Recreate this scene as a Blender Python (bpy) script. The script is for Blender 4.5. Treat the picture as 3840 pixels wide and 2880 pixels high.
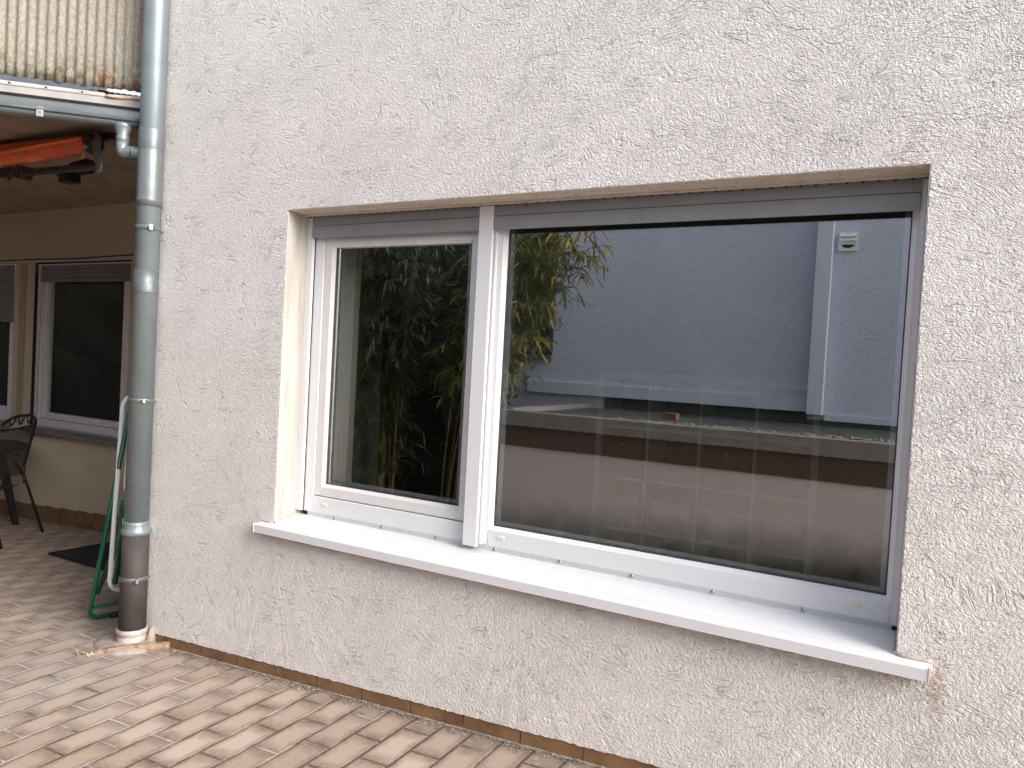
import bpy, bmesh, math, random
from mathutils import Vector, Matrix, noise as mnoise
random.seed(7)
D = bpy.data; S = bpy.context.scene
for o in list(D.objects): D.objects.remove(o)
R = math.radians

# ------------------------------------------------------------------ camera
cam_d = D.cameras.new('camera'); cam = D.objects.new('camera', cam_d)
S.collection.objects.link(cam); S.camera = cam
fw = Vector((-0.476933, 0.878484, -0.028303)); rt = Vector((0.876800, 0.477771, 0.054387)); up = Vector((-0.061303, -0.001123, 0.998119))
m = Matrix((rt, up, -fw)).transposed().to_4x4(); m.translation = Vector((2.7643, -2.3702, 1.4324))
cam.matrix_world = m
cam_d.sensor_width = 36; cam_d.lens = 36*2731.247/3840
cam_d.clip_start = 0.05; cam_d.clip_end = 500

# ------------------------------------------------------------------ world, sun, exposure
SUN_EL, SUN_AZ = R(31), R(98)        # azimuth: compass style, x = sin, y = cos
w = D.worlds.new('World'); S.world = w; w.use_nodes = True
nt = w.node_tree; bg = nt.nodes['Background']
sky = nt.nodes.new('ShaderNodeTexSky'); sky.sky_type = 'NISHITA'; sky.sun_disc = False
sky.sun_elevation = SUN_EL; sky.sun_rotation = SUN_AZ; sky.dust_density = 4; sky.air_density = 1.0
hsv = nt.nodes.new('ShaderNodeHueSaturation'); hsv.inputs['Saturation'].default_value = 0.50
nt.links.new(sky.outputs[0], hsv.inputs['Color']); nt.links.new(hsv.outputs[0], bg.inputs[0])
bg.inputs[1].default_value = 0.15
sun_d = D.lights.new('sun', 'SUN'); sun = D.objects.new('sun', sun_d); S.collection.objects.link(sun)
sun_d.energy = 1.5; sun_d.angle = R(40); sun_d.color = (1, .95, .89)
sd = Vector((math.sin(SUN_AZ)*math.cos(SUN_EL), math.cos(SUN_AZ)*math.cos(SUN_EL), math.sin(SUN_EL)))
sun.rotation_euler = sd.to_track_quat('Z', 'Y').to_euler(); sun.location = (8, -8, 12)
S.view_settings.view_transform = 'Standard'; S.view_settings.look = 'None'
S.view_settings.exposure = 1.17; S.view_settings.gamma = 1
S.render.engine = 'CYCLES'
S.cycles.max_bounces = 10; S.cycles.transparent_max_bounces = 16; S.cycles.glossy_bounces = 6

# ------------------------------------------------------------------ helpers
GX = 0.0546
def G(x, y=0.0):                       # height of the sloping patio
    z = GX*(x-1)
    if y < -1.5: z -= 0.118*(-1.5-y)
    return z
def new(): return bmesh.new()
def quad(bm, *p):
    return bm.faces.new([bm.verts.new(q) for q in p])
def box(bm, x0, x1, y0, y1, z0, z1, M=None):
    v = [Vector((x, y, z)) for x in (x0, x1) for y in (y0, y1) for z in (z0, z1)]
    if M is not None: v = [M @ q for q in v]
    v = [bm.verts.new(q) for q in v]
    for f in ((0,1,3,2),(4,6,7,5),(0,4,5,1),(2,3,7,6),(0,2,6,4),(1,5,7,3)): bm.faces.new([v[i] for i in f])
def frames(pts):
    pts = [Vector(p) for p in pts]; out = []
    t0 = (pts[1]-pts[0]).normalized()
    a = t0.orthogonal().normalized()
    for i, p in enumerate(pts):
        t = (pts[min(i+1, len(pts)-1)]-pts[max(i-1, 0)]).normalized()
        a = (a-t*a.dot(t)).normalized(); out.append((p, t, a, t.cross(a)))
    return out
def tube(bm, pts, r, n=12, cap=True):
    rs = r if isinstance(r, (list, tuple)) else [r]*len(pts)
    rings = []
    for (p, t, a, b), q in zip(frames(pts), rs):
        rings.append([bm.verts.new(p+(a*math.cos(2*math.pi*k/n)+b*math.sin(2*math.pi*k/n))*q) for k in range(n)])
    for u, v in zip(rings, rings[1:]):
        for k in range(n):
            f = bm.faces.new([u[k], u[(k+1)%n], v[(k+1)%n], v[k]]); f.smooth = True
    if cap:
        bm.faces.new(rings[0][::-1]); bm.faces.new(rings[-1])
def bend(pts, rad, n=6):               # round the inner corners of a path
    pts = [Vector(p) for p in pts]; out = [pts[0]]
    for a, b, c in zip(pts, pts[1:], pts[2:]):
        u = (a-b); v = (c-b); q = min(rad, u.length*.49, v.length*.49)
        p0 = b+u.normalized()*q; p1 = b+v.normalized()*q
        for k in range(n+1):
            t = k/n; out.append(p0*(1-t)**2+b*2*t*(1-t)+p1*t*t)
    out.append(pts[-1]); return out
def lathe(bm, prof, cx, cy, n=40):     # prof: list of (radius, z)
    rings = [[bm.verts.new((cx+r*math.cos(2*math.pi*k/n), cy+r*math.sin(2*math.pi*k/n), z)) for k in range(n)] for r, z in prof]
    for u, v in zip(rings, rings[1:]):
        for k in range(n):
            f = bm.faces.new([u[k], u[(k+1)%n], v[(k+1)%n], v[k]]); f.smooth = True
    bm.faces.new(rings[0][::-1]); bm.faces.new(rings[-1])
def obj(name, bm, mat, parent=None, bev=0, loc=None):
    bmesh.ops.recalc_face_normals(bm, faces=bm.faces[:])
    me = D.meshes.new(name); bm.to_mesh(me); bm.free()
    o = D.objects.new(name, me); S.collection.objects.link(o)
    if mat: me.materials.append(mat)
    if parent: 
        o.parent = parent; o.matrix_parent_inverse = Matrix.Translation(-parent_loc(parent))
    if bev:
        b = o.modifiers.new('bevel', 'BEVEL'); b.width = bev; b.segments = 2; b.limit_method = 'ANGLE'; b.harden_normals = False
    return o
def parent_loc(p):
    return p.location + (parent_loc(p.parent) if p.parent and False else Vector((0, 0, 0)))
def tag(o, label, cat, group=None):
    o['label'] = label; o['category'] = cat
    if group: o['group'] = group
    return o
def thing(name, label, cat, loc=(0, 0, 0), group=None):
    o = D.objects.new(name, None); S.collection.objects.link(o); o.location = loc; o.empty_display_size = .1
    return tag(o, label, cat, group)
def struct(name, bm, mat):
    o = obj(name, bm, mat); o['kind'] = 'structure'; return o

# ------------------------------------------------------------------ materials
class N:                                # tiny node-tree writer
    def __init__(s, name):
        s.m = D.materials.new(name); s.m.use_nodes = True; s.t = s.m.node_tree; s.b = s.t.nodes['Principled BSDF']
        s.co = s.t.nodes.new('ShaderNodeTexCoord').outputs['Object']
    def n(s, typ, **k):
        q = s.t.nodes.new('ShaderNode'+typ)
        for a, b in k.items(): setattr(q, a, b)
        return q
    def l(s, a, b):
        if hasattr(a, 'is_output'): s.t.links.new(a, b)
        else: b.default_value = a
    def math(s, op, a, b=0.0, c=None, clamp=False):
        q = s.n('Math', operation=op, use_clamp=clamp); s.l(a, q.inputs[0]); s.l(b, q.inputs[1])
        if c is not None: s.l(c, q.inputs[2])
        return q.outputs[0]
    def vmath(s, op, a, b=(0, 0, 0)):
        q = s.n('VectorMath', operation=op); s.l(a, q.inputs[0])
        if op == 'SCALE': s.l(b, q.inputs[3])
        else: s.l(b, q.inputs[1])
        return q.outputs[0]
    def noise(s, v, scale, det=3, rough=.55, dist=0, out=0):
        q = s.n('TexNoise'); s.l(v, q.inputs['Vector']); s.l(scale, q.inputs['Scale']); s.l(det, q.inputs['Detail'])
        s.l(rough, q.inputs['Roughness']); s.l(dist, q.inputs['Distortion']); return q.outputs[out]
    def ramp(s, f, lo, hi, a=0.0, b=1.0):
        q = s.n('MapRange', clamp=True); s.l(f, q.inputs[0])
        for i, v in zip((1, 2, 3, 4), (lo, hi, a, b)): s.l(v, q.inputs[i])
        return q.outputs[0]
    def mix(s, f, a, b, mode='MIX'):
        q = s.n('Mix', data_type='RGBA', blend_type=mode); s.l(f, q.inputs[0])
        s.l(a if hasattr(a, 'is_output') else (*a, 1), q.inputs[6]); s.l(b if hasattr(b, 'is_output') else (*b, 1), q.inputs[7]); return q.outputs[2]
    def sep(s, v):
        q = s.n('SeparateXYZ'); s.l(v, q.inputs[0]); return q.outputs
    def comb(s, x, y, z):
        q = s.n('CombineXYZ'); s.l(x, q.inputs[0]); s.l(y, q.inputs[1]); s.l(z, q.inputs[2]); return q.outputs[0]
    def bump(s, h, strength=.5, dist=.01):
        q = s.n('Bump'); s.l(h, q.inputs['Height']); q.inputs['Strength'].default_value = strength; q.inputs['Distance'].default_value = dist
        s.t.links.new(q.outputs[0], s.b.inputs['Normal']); return q
    def done(s, col=None, rough=.6, metal=0, spec=.5):
        if col is not None: s.l(col if hasattr(col, 'is_output') else (*col, 1), s.b.inputs['Base Color'])
        s.l(rough, s.b.inputs['Roughness']); s.l(metal, s.b.inputs['Metallic']); s.b.inputs['Specular IOR Level'].default_value = spec
        return s.m
def simple(name, col, rough=.5, metal=0, var=.12, scale=20, bump=0, bscale=200, spec=.5, col2=None, detail=4):
    a = N(name); f = a.noise(a.co, scale, detail, .6)
    c2 = col2 or tuple(c*(1-var*2) for c in col)
    c = a.mix(a.ramp(f, .38, .7), col, c2)
    if bump: a.bump(a.noise(a.co, bscale, 3), bump, .002)
    r = a.ramp(f, .3, .7, rough*.85, min(1, rough*1.2))
    return a.done(c, r, metal, spec)

def stucco(name, col, col2, amp=1.0, swirl=.30, stains_shade=True, grain=180, scratch=1.0, stretch=1.6):
    a = N(name)
    wv = a.noise(a.co, 1.7, 2, .5, out=1)
    wv = a.vmath('SCALE', a.vmath('SUBTRACT', wv, (.5, .5, .5)), swirl*2)
    wv2 = a.vmath('SCALE', a.vmath('SUBTRACT', a.noise(a.co, 17, 2, .5, out=1), (.5, .5, .5)), .035)
    v = a.vmath('ADD', a.vmath('ADD', a.co, wv), wv2)
    # crumbly grain
    vg = a.vmath('ADD', a.vmath('ADD', a.co, a.vmath('SCALE', wv, .22)), wv2)
    g1 = a.noise(a.vmath('MULTIPLY', vg, (1, 1, stretch)), grain, 2, .5)
    g2 = a.noise(a.vmath('ADD', vg, (2, 1, 4)), grain*.55, 2, .55)
    g3 = a.noise(a.co, grain*2.4, 1, .5)
    h = a.math('ADD', a.math('MULTIPLY', a.ramp(g1, .38, .60), 1.0), a.math('MULTIPLY', a.ramp(g2, .36, .60), 1.0))
    h = a.math('ADD', h, a.math('MULTIPLY', g3, .5))
    X0, Y0, Z0 = a.sep(a.co)
    md = a.math('ADD', a.ramp(a.noise(a.vmath('ADD', a.co, (4, 0, 2)), 2.3, 3, .6), .34, .66, .62, .98), a.ramp(X0, -.5, 3.0, -.08, .14))
    h = a.math('MULTIPLY', h, md)
    # sparse curved trowel scratches in patches
    tot = None
    for k, (fx, fz, off) in enumerate(((5, 30, 0.0), (9, 42, 7.3))):
        st = a.noise(a.vmath('MULTIPLY', a.vmath('ADD', v, (off, 0, off)), (fx, 1, fz)), 1.0, 1, .4)
        rd = a.math('ABSOLUTE', a.math('SUBTRACT', st, .5))
        wh = a.ramp(a.math('ADD', a.noise(a.vmath('ADD', a.co, (off*3, 0, 0)), 8.5, 3, .6), a.math('MULTIPLY', a.ramp(X0, .8, 2.8), a.ramp(Z0, 1.6, 2.6, .0, .06))), .54, .61)
        gq = a.math('MULTIPLY', a.ramp(rd, .026, .006), wh)
        tot = gq if tot is None else a.math('MAXIMUM', tot, gq)
    h = a.math('SUBTRACT', h, a.math('MULTIPLY', tot, 1.25*scratch))
    pits = a.ramp(a.noise(a.vmath('ADD', vg, (3, 5, 1)), grain*.7, 2, .5), .37, .30)
    h = a.math('SUBTRACT', h, a.math('MULTIPLY', pits, .7))
    a.bump(h, min(amp, 1)*.9, .0026*amp)
    big = a.noise(a.co, .9, 3, .5)
    c = a.mix(a.ramp(big, .35, .68), col, col2)
    relief_shade = a.math('MAXIMUM', a.math('MULTIPLY', tot, .30*scratch), a.math('MULTIPLY', pits, .30))  # relief shading put into the colour: scratches, pits and lows darkened
    relief_shade = a.math('MAXIMUM', relief_shade, a.math('MULTIPLY', a.ramp(a.math('ADD', g1, g2), .88, .70), .20))
    c = a.mix(relief_shade, c, tuple(x*.42 for x in col))
    c = a.mix(a.math('MULTIPLY', a.ramp(a.noise(a.co, 4.5, 4, .6), .5, .7), .12), c, (.70, .64, .60))
    if stains_shade:
        X, Y, Z = a.sep(a.co)
        dx = a.math('ABSOLUTE', a.math('SUBTRACT', a.math('ADD', X, a.math('MULTIPLY', a.math('SUBTRACT', a.noise(a.co, 12, 3), .5), .05)), 2.885))
        run = a.math('MULTIPLY', a.ramp(dx, .030, .0), a.ramp(Z, .70, .62))
        run = a.math('MULTIPLY', run, a.ramp(Z, .38, .60))
        run = a.math('MULTIPLY', run, a.ramp(a.noise(a.co, 60, 3), .32, .6))
        c = a.mix(a.math('MULTIPLY', run, .75), c, (.32, .20, .12))
        und = a.math('MULTIPLY', a.ramp(Z, .52, .62), a.ramp(Z, .645, .62))  # mottled brown gradient: shade under the sill painted into the colour
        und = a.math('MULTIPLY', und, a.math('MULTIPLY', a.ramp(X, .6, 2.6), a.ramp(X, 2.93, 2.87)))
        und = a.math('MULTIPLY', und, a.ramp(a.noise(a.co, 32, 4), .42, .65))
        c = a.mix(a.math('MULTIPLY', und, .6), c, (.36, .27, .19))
        for px, pz, r_, cc in ((2.940, 1.205, .017, (.60, .50, .38)), (3.005, 1.200, .015, (.62, .50, .37)), (2.942, 1.163, .012, (.52, .48, .46)), (3.010, 1.160, .012, (.56, .53, .50))):
            q = a.math('SQRT', a.math('ADD', a.math('POWER', a.math('SUBTRACT', X, px), 2.0), a.math('POWER', a.math('SUBTRACT', Z, pz), 2.0)))
            q = a.math('ADD', q, a.math('MULTIPLY', a.math('SUBTRACT', a.noise(a.co, 60, 2), .5), .012))
            c = a.mix(a.math('MULTIPLY', a.ramp(q, r_, r_*.7), .55), c, cc)
    return a.done(c, .93, 0, .2)

M_stucco = stucco('stucco_white', (.84, .81, .795), (.81, .775, .755))
M_stucco_cream = stucco('stucco_cream', (.64, .555, .42), (.57, .49, .37), amp=.4, stains_shade=False, scratch=.3)
M_stucco_far = stucco('plaster_far', (.60, .65, .77), (.55, .595, .71), amp=.9, swirl=.05, stains_shade=False, grain=60, scratch=.2, stretch=6)
M_ceiling = simple('ceiling_plaster', (.36, .28, .21), .9, var=.15, scale=5, bump=.5, bscale=90)

def tiles():
    a = N('patio_tiles')
    co = a.vmath('ADD', a.co, a.vmath('SCALE', a.vmath('SUBTRACT', a.noise(a.co, 30, 2, .5, out=1), (.5, .5, .5)), .004))
    X, Y, Z = a.sep(co)
    sx = a.math('DIVIDE', a.math('ADD', X, .0395), .1303)
    row = a.math('FLOOR', sx); fx = a.math('SUBTRACT', sx, row)
    par = a.math('MULTIPLY', a.math('FLOORED_MODULO', row, 2.0), .5)
    sy = a.math('ADD', a.math('DIVIDE', a.math('ADD', Y, .4819), .2510), par)
    colm = a.math('FLOOR', sy); fy = a.math('SUBTRACT', sy, colm)
    ex = a.math('MULTIPLY', a.math('SUBTRACT', .5, a.math('ABSOLUTE', a.math('SUBTRACT', fx, .5))), .1303)
    ey = a.math('MULTIPLY', a.math('SUBTRACT', .5, a.math('ABSOLUTE', a.math('SUBTRACT', fy, .5))), .2510)
    e = a.math('MINIMUM', ex, ey)
    # the seam between the two tile fields left of the house corner
    seam = a.math('ABSOLUTE', a.math('ADD', Y, a.math('ADD', .11, a.math('MULTIPLY', a.math('ADD', X, .815), .127))))
    seam = a.math('ADD', seam, a.math('MULTIPLY', a.ramp(X, -.75, -.7), 1.0))
    e = a.math('MINIMUM', e, seam)
    tile = a.ramp(e, .0036, .0062)
    wn = a.n('TexWhiteNoise', noise_dimensions='2D'); a.l(a.comb(row, colm, 0.0), wn.inputs[0])
    rnd = wn.outputs[0]
    en = a.math('ADD', a.math('MULTIPLY', ex, 1.0), a.math('MULTIPLY', a.math('SUBTRACT', a.noise(a.co, 16, 4, .6), .5), .05))
    eyn = a.math('ADD', ey, a.math('MULTIPLY', a.math('SUBTRACT', a.noise(a.co, 11, 3, .6), .5), .09))
    flame = a.math('MAXIMUM', a.ramp(en, .034, .002), a.ramp(eyn, .070, .002))
    light = a.mix(rnd, (.36, .275, .215), (.53, .43, .355))
    brown = a.mix(rnd, (.135, .080, .050), (.24, .165, .115))
    c = a.mix(a.math('MULTIPLY', flame, a.ramp(rnd, 0, 1, .75, 1.15)), light, brown)
    mott = a.noise(a.co, 60, 4, .65)
    c = a.mix(a.math('MULTIPLY', a.ramp(mott, .46, .68), .45), c, (.46, .38, .33))
    sp = a.ramp(a.noise(a.co, 150, 2), .67, .72)
    c = a.mix(a.math('MULTIPLY', sp, .35), c, (.20, .13, .09))
    # worn, lime-hazed area in front of the corner of the house (dusty film)
    cx = a.vmath('SUBTRACT', a.co, (-.55, -.40, 0)); cx = a.vmath('MULTIPLY', cx, (.8, 1.2, 0))
    ln = a.n('VectorMath', operation='LENGTH'); a.l(cx, ln.inputs[0])
    haz = a.math('MULTIPLY', a.ramp(ln.outputs['Value'], .85, .1), a.ramp(a.noise(a.co, 7, 4, .6), .32, .62))
    c = a.mix(a.math('MULTIPLY', haz, .62), c, (.40, .365, .345))
    big = a.ramp(a.noise(a.co, 2.2, 3), .35, .7)
    c = a.mix(a.math('MULTIPLY', big, .18), c, (.42, .31, .24))
    jd = a.ramp(a.math('ADD', a.noise(a.co, 5, 3), a.math('MULTIPLY', X, .12)), .44, .62)
    joint = a.mix(jd, (.48, .46, .44), (.09, .078, .07))
    joint = a.mix(a.ramp(a.noise(a.co, 90, 3), .45, .8), joint, (.26, .22, .20))
    c = a.mix(tile, joint, c)
    wl = a.math('ADD', Y, a.math('MULTIPLY', a.noise(a.co, 14, 4, .65), .09))    # dirt washed against the wall
    wall = a.math('MULTIPLY', a.ramp(wl, -.04, .05), a.ramp(X, -.6, -.45))
    c = a.mix(a.math('MULTIPLY', wall, .75), c, (.12, .105, .095))
    h = a.math('ADD', a.ramp(e, .002, .010), a.math('MULTIPLY', mott, .22))
    h = a.math('ADD', h, a.math('MULTIPLY', a.noise(a.co, 9, 2), .25))
    a.bump(h, .7, .004)
    return a.done(c, a.ramp(mott, .3, .7, .55, .78), 0, .4)
M_tiles = tiles()

def skirt():
    a = N('skirting_tile'); X, Y, Z = a.sep(a.co)
    wn = a.n('TexWhiteNoise', noise_dimensions='1D'); a.l(a.math('FLOOR', a.math('DIVIDE', a.math('SUBTRACT', X, .0894), .25)), wn.inputs[1])
    n1 = a.noise(a.co, 9, 4, .6)
    c = a.mix(a.ramp(n1, .35, .68), (.27, .155, .075), (.15, .075, .034))
    c = a.mix(a.math('MULTIPLY', wn.outputs[0], .45), c, (.26, .155, .08))
    sp = a.ramp(a.noise(a.co, 160, 2), .66, .72); c = a.mix(a.math('MULTIPLY', sp, .6), c, (.07, .04, .025))
    a.bump(a.noise(a.co, 80, 3), .2, .002)
    return a.done(c, .42, 0, .5)
M_skirt = skirt()
M_grout = simple('grout', (.34, .31, .28), .95, var=.3, scale=25, bump=.6, col2=(.13, .11, .095))
M_mortar = simple('mortar', (.40, .35, .30), .95, var=.22, scale=18, bump=.9, bscale=60, col2=(.22, .18, .15))
M_pvc = simple('white_pvc', (.76, .765, .785), .22, var=.015, scale=4, spec=.5)
M_pvc_warm = simple('sash_white', (.72, .705, .695), .28, var=.02, scale=4)
def sillmat():
    a = N('white_lacquered_sill'); X, Y, Z = a.sep(a.co)
    d = a.ramp(a.noise(a.vmath('MULTIPLY', a.co, (3, 9, 3)), 2.4, 5, .65), .48, .75)
    d2 = a.math('MULTIPLY', a.ramp(Y, .09, .15), a.ramp(a.noise(a.co, 22, 4, .7), .40, .62))
    c = a.mix(a.math('MULTIPLY', d, .10), (.715, .72, .75), (.50, .47, .42)); c = a.mix(a.math('MULTIPLY', d2, .30), c, (.45, .42, .37))
    ring_ = a.math('MULTIPLY', a.math('MULTIPLY', a.ramp(a.math('ABSOLUTE', a.math('SUBTRACT', X, 1.27)), .10, .02), a.ramp(Y, .085, .14)), a.ramp(a.noise(a.co, 35, 3), .40, .6))
    c = a.mix(a.math('MULTIPLY', ring_, .5), c, (.42, .36, .27))
    a.bump(a.noise(a.co, 6, 2), .08, .004)
    return a.done(c, a.ramp(d, 0, 1, .15, .30), 0, .55)
M_sill = sillmat()
M_slat = simple('grey_shutter_slat', (.285, .29, .305), .42, var=.06, scale=12, bump=.05)
M_gasket = simple('glazing_gasket', (.055, .06, .065), .6)
M_dark = simple('dark_slot', (.012, .011, .010), .9)
M_shade = simple('shutter_box_brown', (.06, .052, .045), .9)
M_spacer = simple('glazing_spacer', (.38, .42, .46), .4, .4)
M_greenedge = simple('glass_edge_green', (.06, .11, .09), .25)
M_zinc = simple('zinc', (.225, .270, .285), .45, .40, var=.10, scale=7, bump=.12, bscale=40, col2=(.185, .225, .238))
M_zinc2 = simple('zinc_bright', (.19, .212, .222), .42, .45, var=.10, scale=10)
M_zincd = simple('zinc_dull', (.24, .27, .285), .5, .7, var=.2, scale=14)
M_steel = simple('steel_screw', (.55, .55, .56), .25, 1)
M_greyplastic = simple('grey_standpipe', (.045, .041, .040), .6, 0, var=.2, scale=9, bump=.1, col2=(.072, .062, .058), spec=.25)
M_socket = simple('pale_clay_socket', (.50, .45, .44), .45, var=.1, scale=20, col2=(.30, .24, .21))
M_wood = simple('weathered_wood', (.40, .28, .19), .85, var=.25, scale=30, bump=.8, bscale=70, col2=(.12, .075, .05))
M_leaf_dry = simple('dry_leaf', (.42, .30, .16), .8)
M_leaf_pale = simple('pale_leaf', (.58, .56, .38), .8)
M_capc = simple('cream_plastic_cap', (.80, .76, .56), .5, var=.03)
M_green = simple('green_lacquer', (.004, .105, .058), .3, var=.1)
M_white_l = simple('white_lacquer', (.84, .88, .87), .3, var=.04)
M_black = simple('black_plastic', (.016, .017, .018), .5)
M_blackmetal = simple('charcoal_metal', (.022, .021, .023), .35, .3)
M_orange = simple('orange_awning_fabric', (.98, .19, .07), .85, var=.12, scale=6, bump=.2)
M_awnmetal = simple('grey_cast_metal', (.36, .34, .33), .45, .6, var=.25, scale=30)
M_brownmetal = simple('dark_awning_metal', (.085, .07, .062), .5, .5, var=.2, scale=20)
M_board = simple('grey_fascia_board', (.40, .38, .37), .7, var=.12, scale=8)
M_beige = simple('beige_frame', (.78, .75, .74), .5, var=.06)
M_grey_slat = simple('old_shutter', (.24, .235, .23), .6, var=.1, scale=8)
M_darksill = simple('grey_stone_sill', (.20, .19, .185), .7, var=.12, scale=30)
M_mat = simple('rubber_mat', (.011, .011, .013), .85, bump=.6, bscale=300)
M_cream = simple('cream_column', (.46, .36, .22), .8, var=.08)

def reveal_mat(name, c0, c1):
    a = N(name); X, Y, Z = a.sep(a.co)
    c = a.mix(a.ramp(a.noise(a.vmath('MULTIPLY', a.co, (6, 22, 3)), 1, 3), .42, .6), c0, c1)
    mould = a.math('MULTIPLY', a.ramp(a.noise(a.vmath('MULTIPLY', a.co, (1, 1, .45)), 120, 4, .75), .545, .66), a.ramp(Z, 1.22, .74))
    mould = a.math('MULTIPLY', mould, a.math('MULTIPLY', a.ramp(Y, .015, .04), a.ramp(Y, .085, .055)))
    c = a.mix(a.math('MULTIPLY', mould, .85), c, (.13, .125, .12))
    top = a.math('MULTIPLY', a.ramp(Z, 1.98, 2.06), a.ramp(a.noise(a.co, 60, 3), .4, .7))
    c = a.mix(a.math('MULTIPLY', top, .35), c, (.30, .24, .18))
    a.bump(a.noise(a.co, 140, 4), .35, .002)
    return a.done(c, .85, 0, .25)
M_reveal = reveal_mat('smooth_reveal_render', (.50, .475, .435), (.40, .38, .355))
M_soffit = reveal_mat('reveal_soffit_render', (.68, .62, .54), (.62, .56, .49))

def corr():
    a = N('fibre_sheet'); X, Y, Z = a.sep(a.co)
    fib = a.noise(a.vmath('MULTIPLY', a.co, (1, 1, .6)), 95, 4, .7)
    c = a.mix(a.ramp(fib, .36, .66), (.47, .435, .375), (.29, .26, .215))
    band = a.ramp(a.math('ADD', Z, a.math('MULTIPLY', a.noise(a.co, 9, 3), .14)), 2.93, 2.80)
    c = a.mix(a.math('MULTIPLY', band, a.ramp(a.noise(a.co, 24, 4, .7), .42, .62)), c, (.155, .135, .07))
    ru = a.math('MULTIPLY', a.ramp(a.math('ADD', Z, a.math('MULTIPLY', a.noise(a.co, 13, 3), .1)), 2.86, 2.80), a.ramp(a.noise(a.co, 17, 3), .52, .60))
    ru = a.math('MULTIPLY', ru, a.ramp(X, -.98, -.9))
    c = a.mix(a.math('MULTIPLY', ru, .75), c, (.24, .10, .025))
    a.bump(fib, .4, .003)
    m_ = a.done(c, .7, 0, .3)
    tr = a.n('BsdfTranslucent'); a.l(c, tr.inputs[0]); mx = a.n('MixShader'); mx.inputs[0].default_value = .35
    out = a.t.nodes['Material Output']; a.t.links.new(a.b.outputs[0], mx.inputs[1]); a.t.links.new(tr.outputs[0], mx.inputs[2]); a.t.links.new(mx.outputs[0], out.inputs[0])
    return m_
M_corr = corr()

def glass(name, tint=(.95, .97, .96), refl=.10):
    mm = D.materials.new(name); mm.use_nodes = True; t = mm.node_tree; t.nodes.clear()
    out = t.nodes.new('ShaderNodeOutputMaterial'); mx = t.nodes.new('ShaderNodeMixShader')
    tr = t.nodes.new('ShaderNodeBsdfTransparent'); tr.inputs[0].default_value = (*tint, 1)
    gl = t.nodes.new('ShaderNodeBsdfGlossy'); gl.inputs['Roughness'].default_value = 0.0; gl.inputs[0].default_value = (1, 1, 1, 1)
    lw = t.nodes.new('ShaderNodeLayerWeight'); fr = t.nodes.new('ShaderNodeMath'); fr.operation = 'POWER'; fr.inputs[1].default_value = 4.5; t.links.new(lw.outputs['Facing'], fr.inputs[0])
    ad = t.nodes.new('ShaderNodeMath'); ad.operation = 'MULTIPLY_ADD'; ad.inputs[1].default_value = 0.8; ad.inputs[2].default_value = refl; ad.use_clamp = True
    t.links.new(fr.outputs[0], ad.inputs[0]); t.links.new(ad.outputs[0], mx.inputs[0])
    t.links.new(tr.outputs[0], mx.inputs[1]); t.links.new(gl.outputs[0], mx.inputs[2]); t.links.new(mx.outputs[0], out.inputs[0])
    return mm
M_glass = glass('outer_pane_glass', refl=.40)
M_glass_t = glass('terrace_pane_glass', tint=(.8, .85, .82), refl=.06)
M_glass2 = glass('inner_pane_glass', refl=.07)

# ------------------------------------------------------------------ ground
def lerp(a, b, t): return a+(b-a)*t
XL, XR, ZT, ZB = .2936, 2.7837, 2.0612, .6574
CX = -.60                                # left corner of the house
bm = new()
xs = [-7+i*.5 for i in range(27)]; ys = [-3.2, -2.6, -2.0, -1.5, -1.0, -.5, 0, .5, 1.0, 1.56]
gv = {(i, j): bm.verts.new((x, y, G(x, y))) for i, x in enumerate(xs) for j, y in enumerate(ys)}
for i in range(len(xs)-1):
    for j in range(len(ys)-1): bm.faces.new([gv[i, j], gv[i+1, j], gv[i+1, j+1], gv[i, j+1]])
struct('patio', bm, M_tiles)
bm = new(); quad(bm, (-80, -80, -.95), (80, -80, -.95), (80, 80, -.95), (-80, 80, -.95))
struct('ground', bm, simple('soil', (.12, .11, .07), .95, var=.3, scale=1.5, bump=.5))

# ------------------------------------------------------------------ the house with the window
house = thing('house', 'white rough-stucco house facade holding the big two-pane window above the tiled patio', 'house', (0, 0, 0))
bm = new()
def jit(a, b, n, ax, amp=.0018):
    out = []
    for i in range(n):
        t = i/n; p = [lerp(a[k], b[k], t) for k in range(2)]
        if 0 < i: p[ax] += random.uniform(-amp, amp)
        out.append(p)
    return out
TOP, RX = 4.3, 6.6
def wallbot(x): return .0546*x
inner = jit((XL, ZB-.03), (XR, ZB-.03), 2, 1, 0)+jit((XR, ZB-.03), (XR, ZT), 180, 0)+jit((XR, ZT), (XL, ZT), 320, 1)+jit((XL, ZT), (XL, ZB-.03), 180, 0)
outer = []
def outp(p):
    x, z = p
    return p
inn = [bm.verts.new((x, 0, z)) for x, z in inner]
nb = 500
bot = [bm.verts.new((lerp(CX, RX, i/nb), random.uniform(0, .0015), wallbot(lerp(CX, RX, i/nb))+random.uniform(-.0022, .0022))) for i in range(nb+1)]
tl = bm.verts.new((CX, 0, TOP)); tr_ = bm.verts.new((RX, 0, TOP))
bm2edges = []
loop_o = bot+[tr_, tl]
for L in (inn, loop_o):
    for p, q in zip(L, L[1:]+L[:1]): bm2edges.append(bm.edges.new((p, q)))
bmesh.ops.triangle_fill(bm, edges=bm2edges, use_beauty=True, use_dissolve=False)
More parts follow.
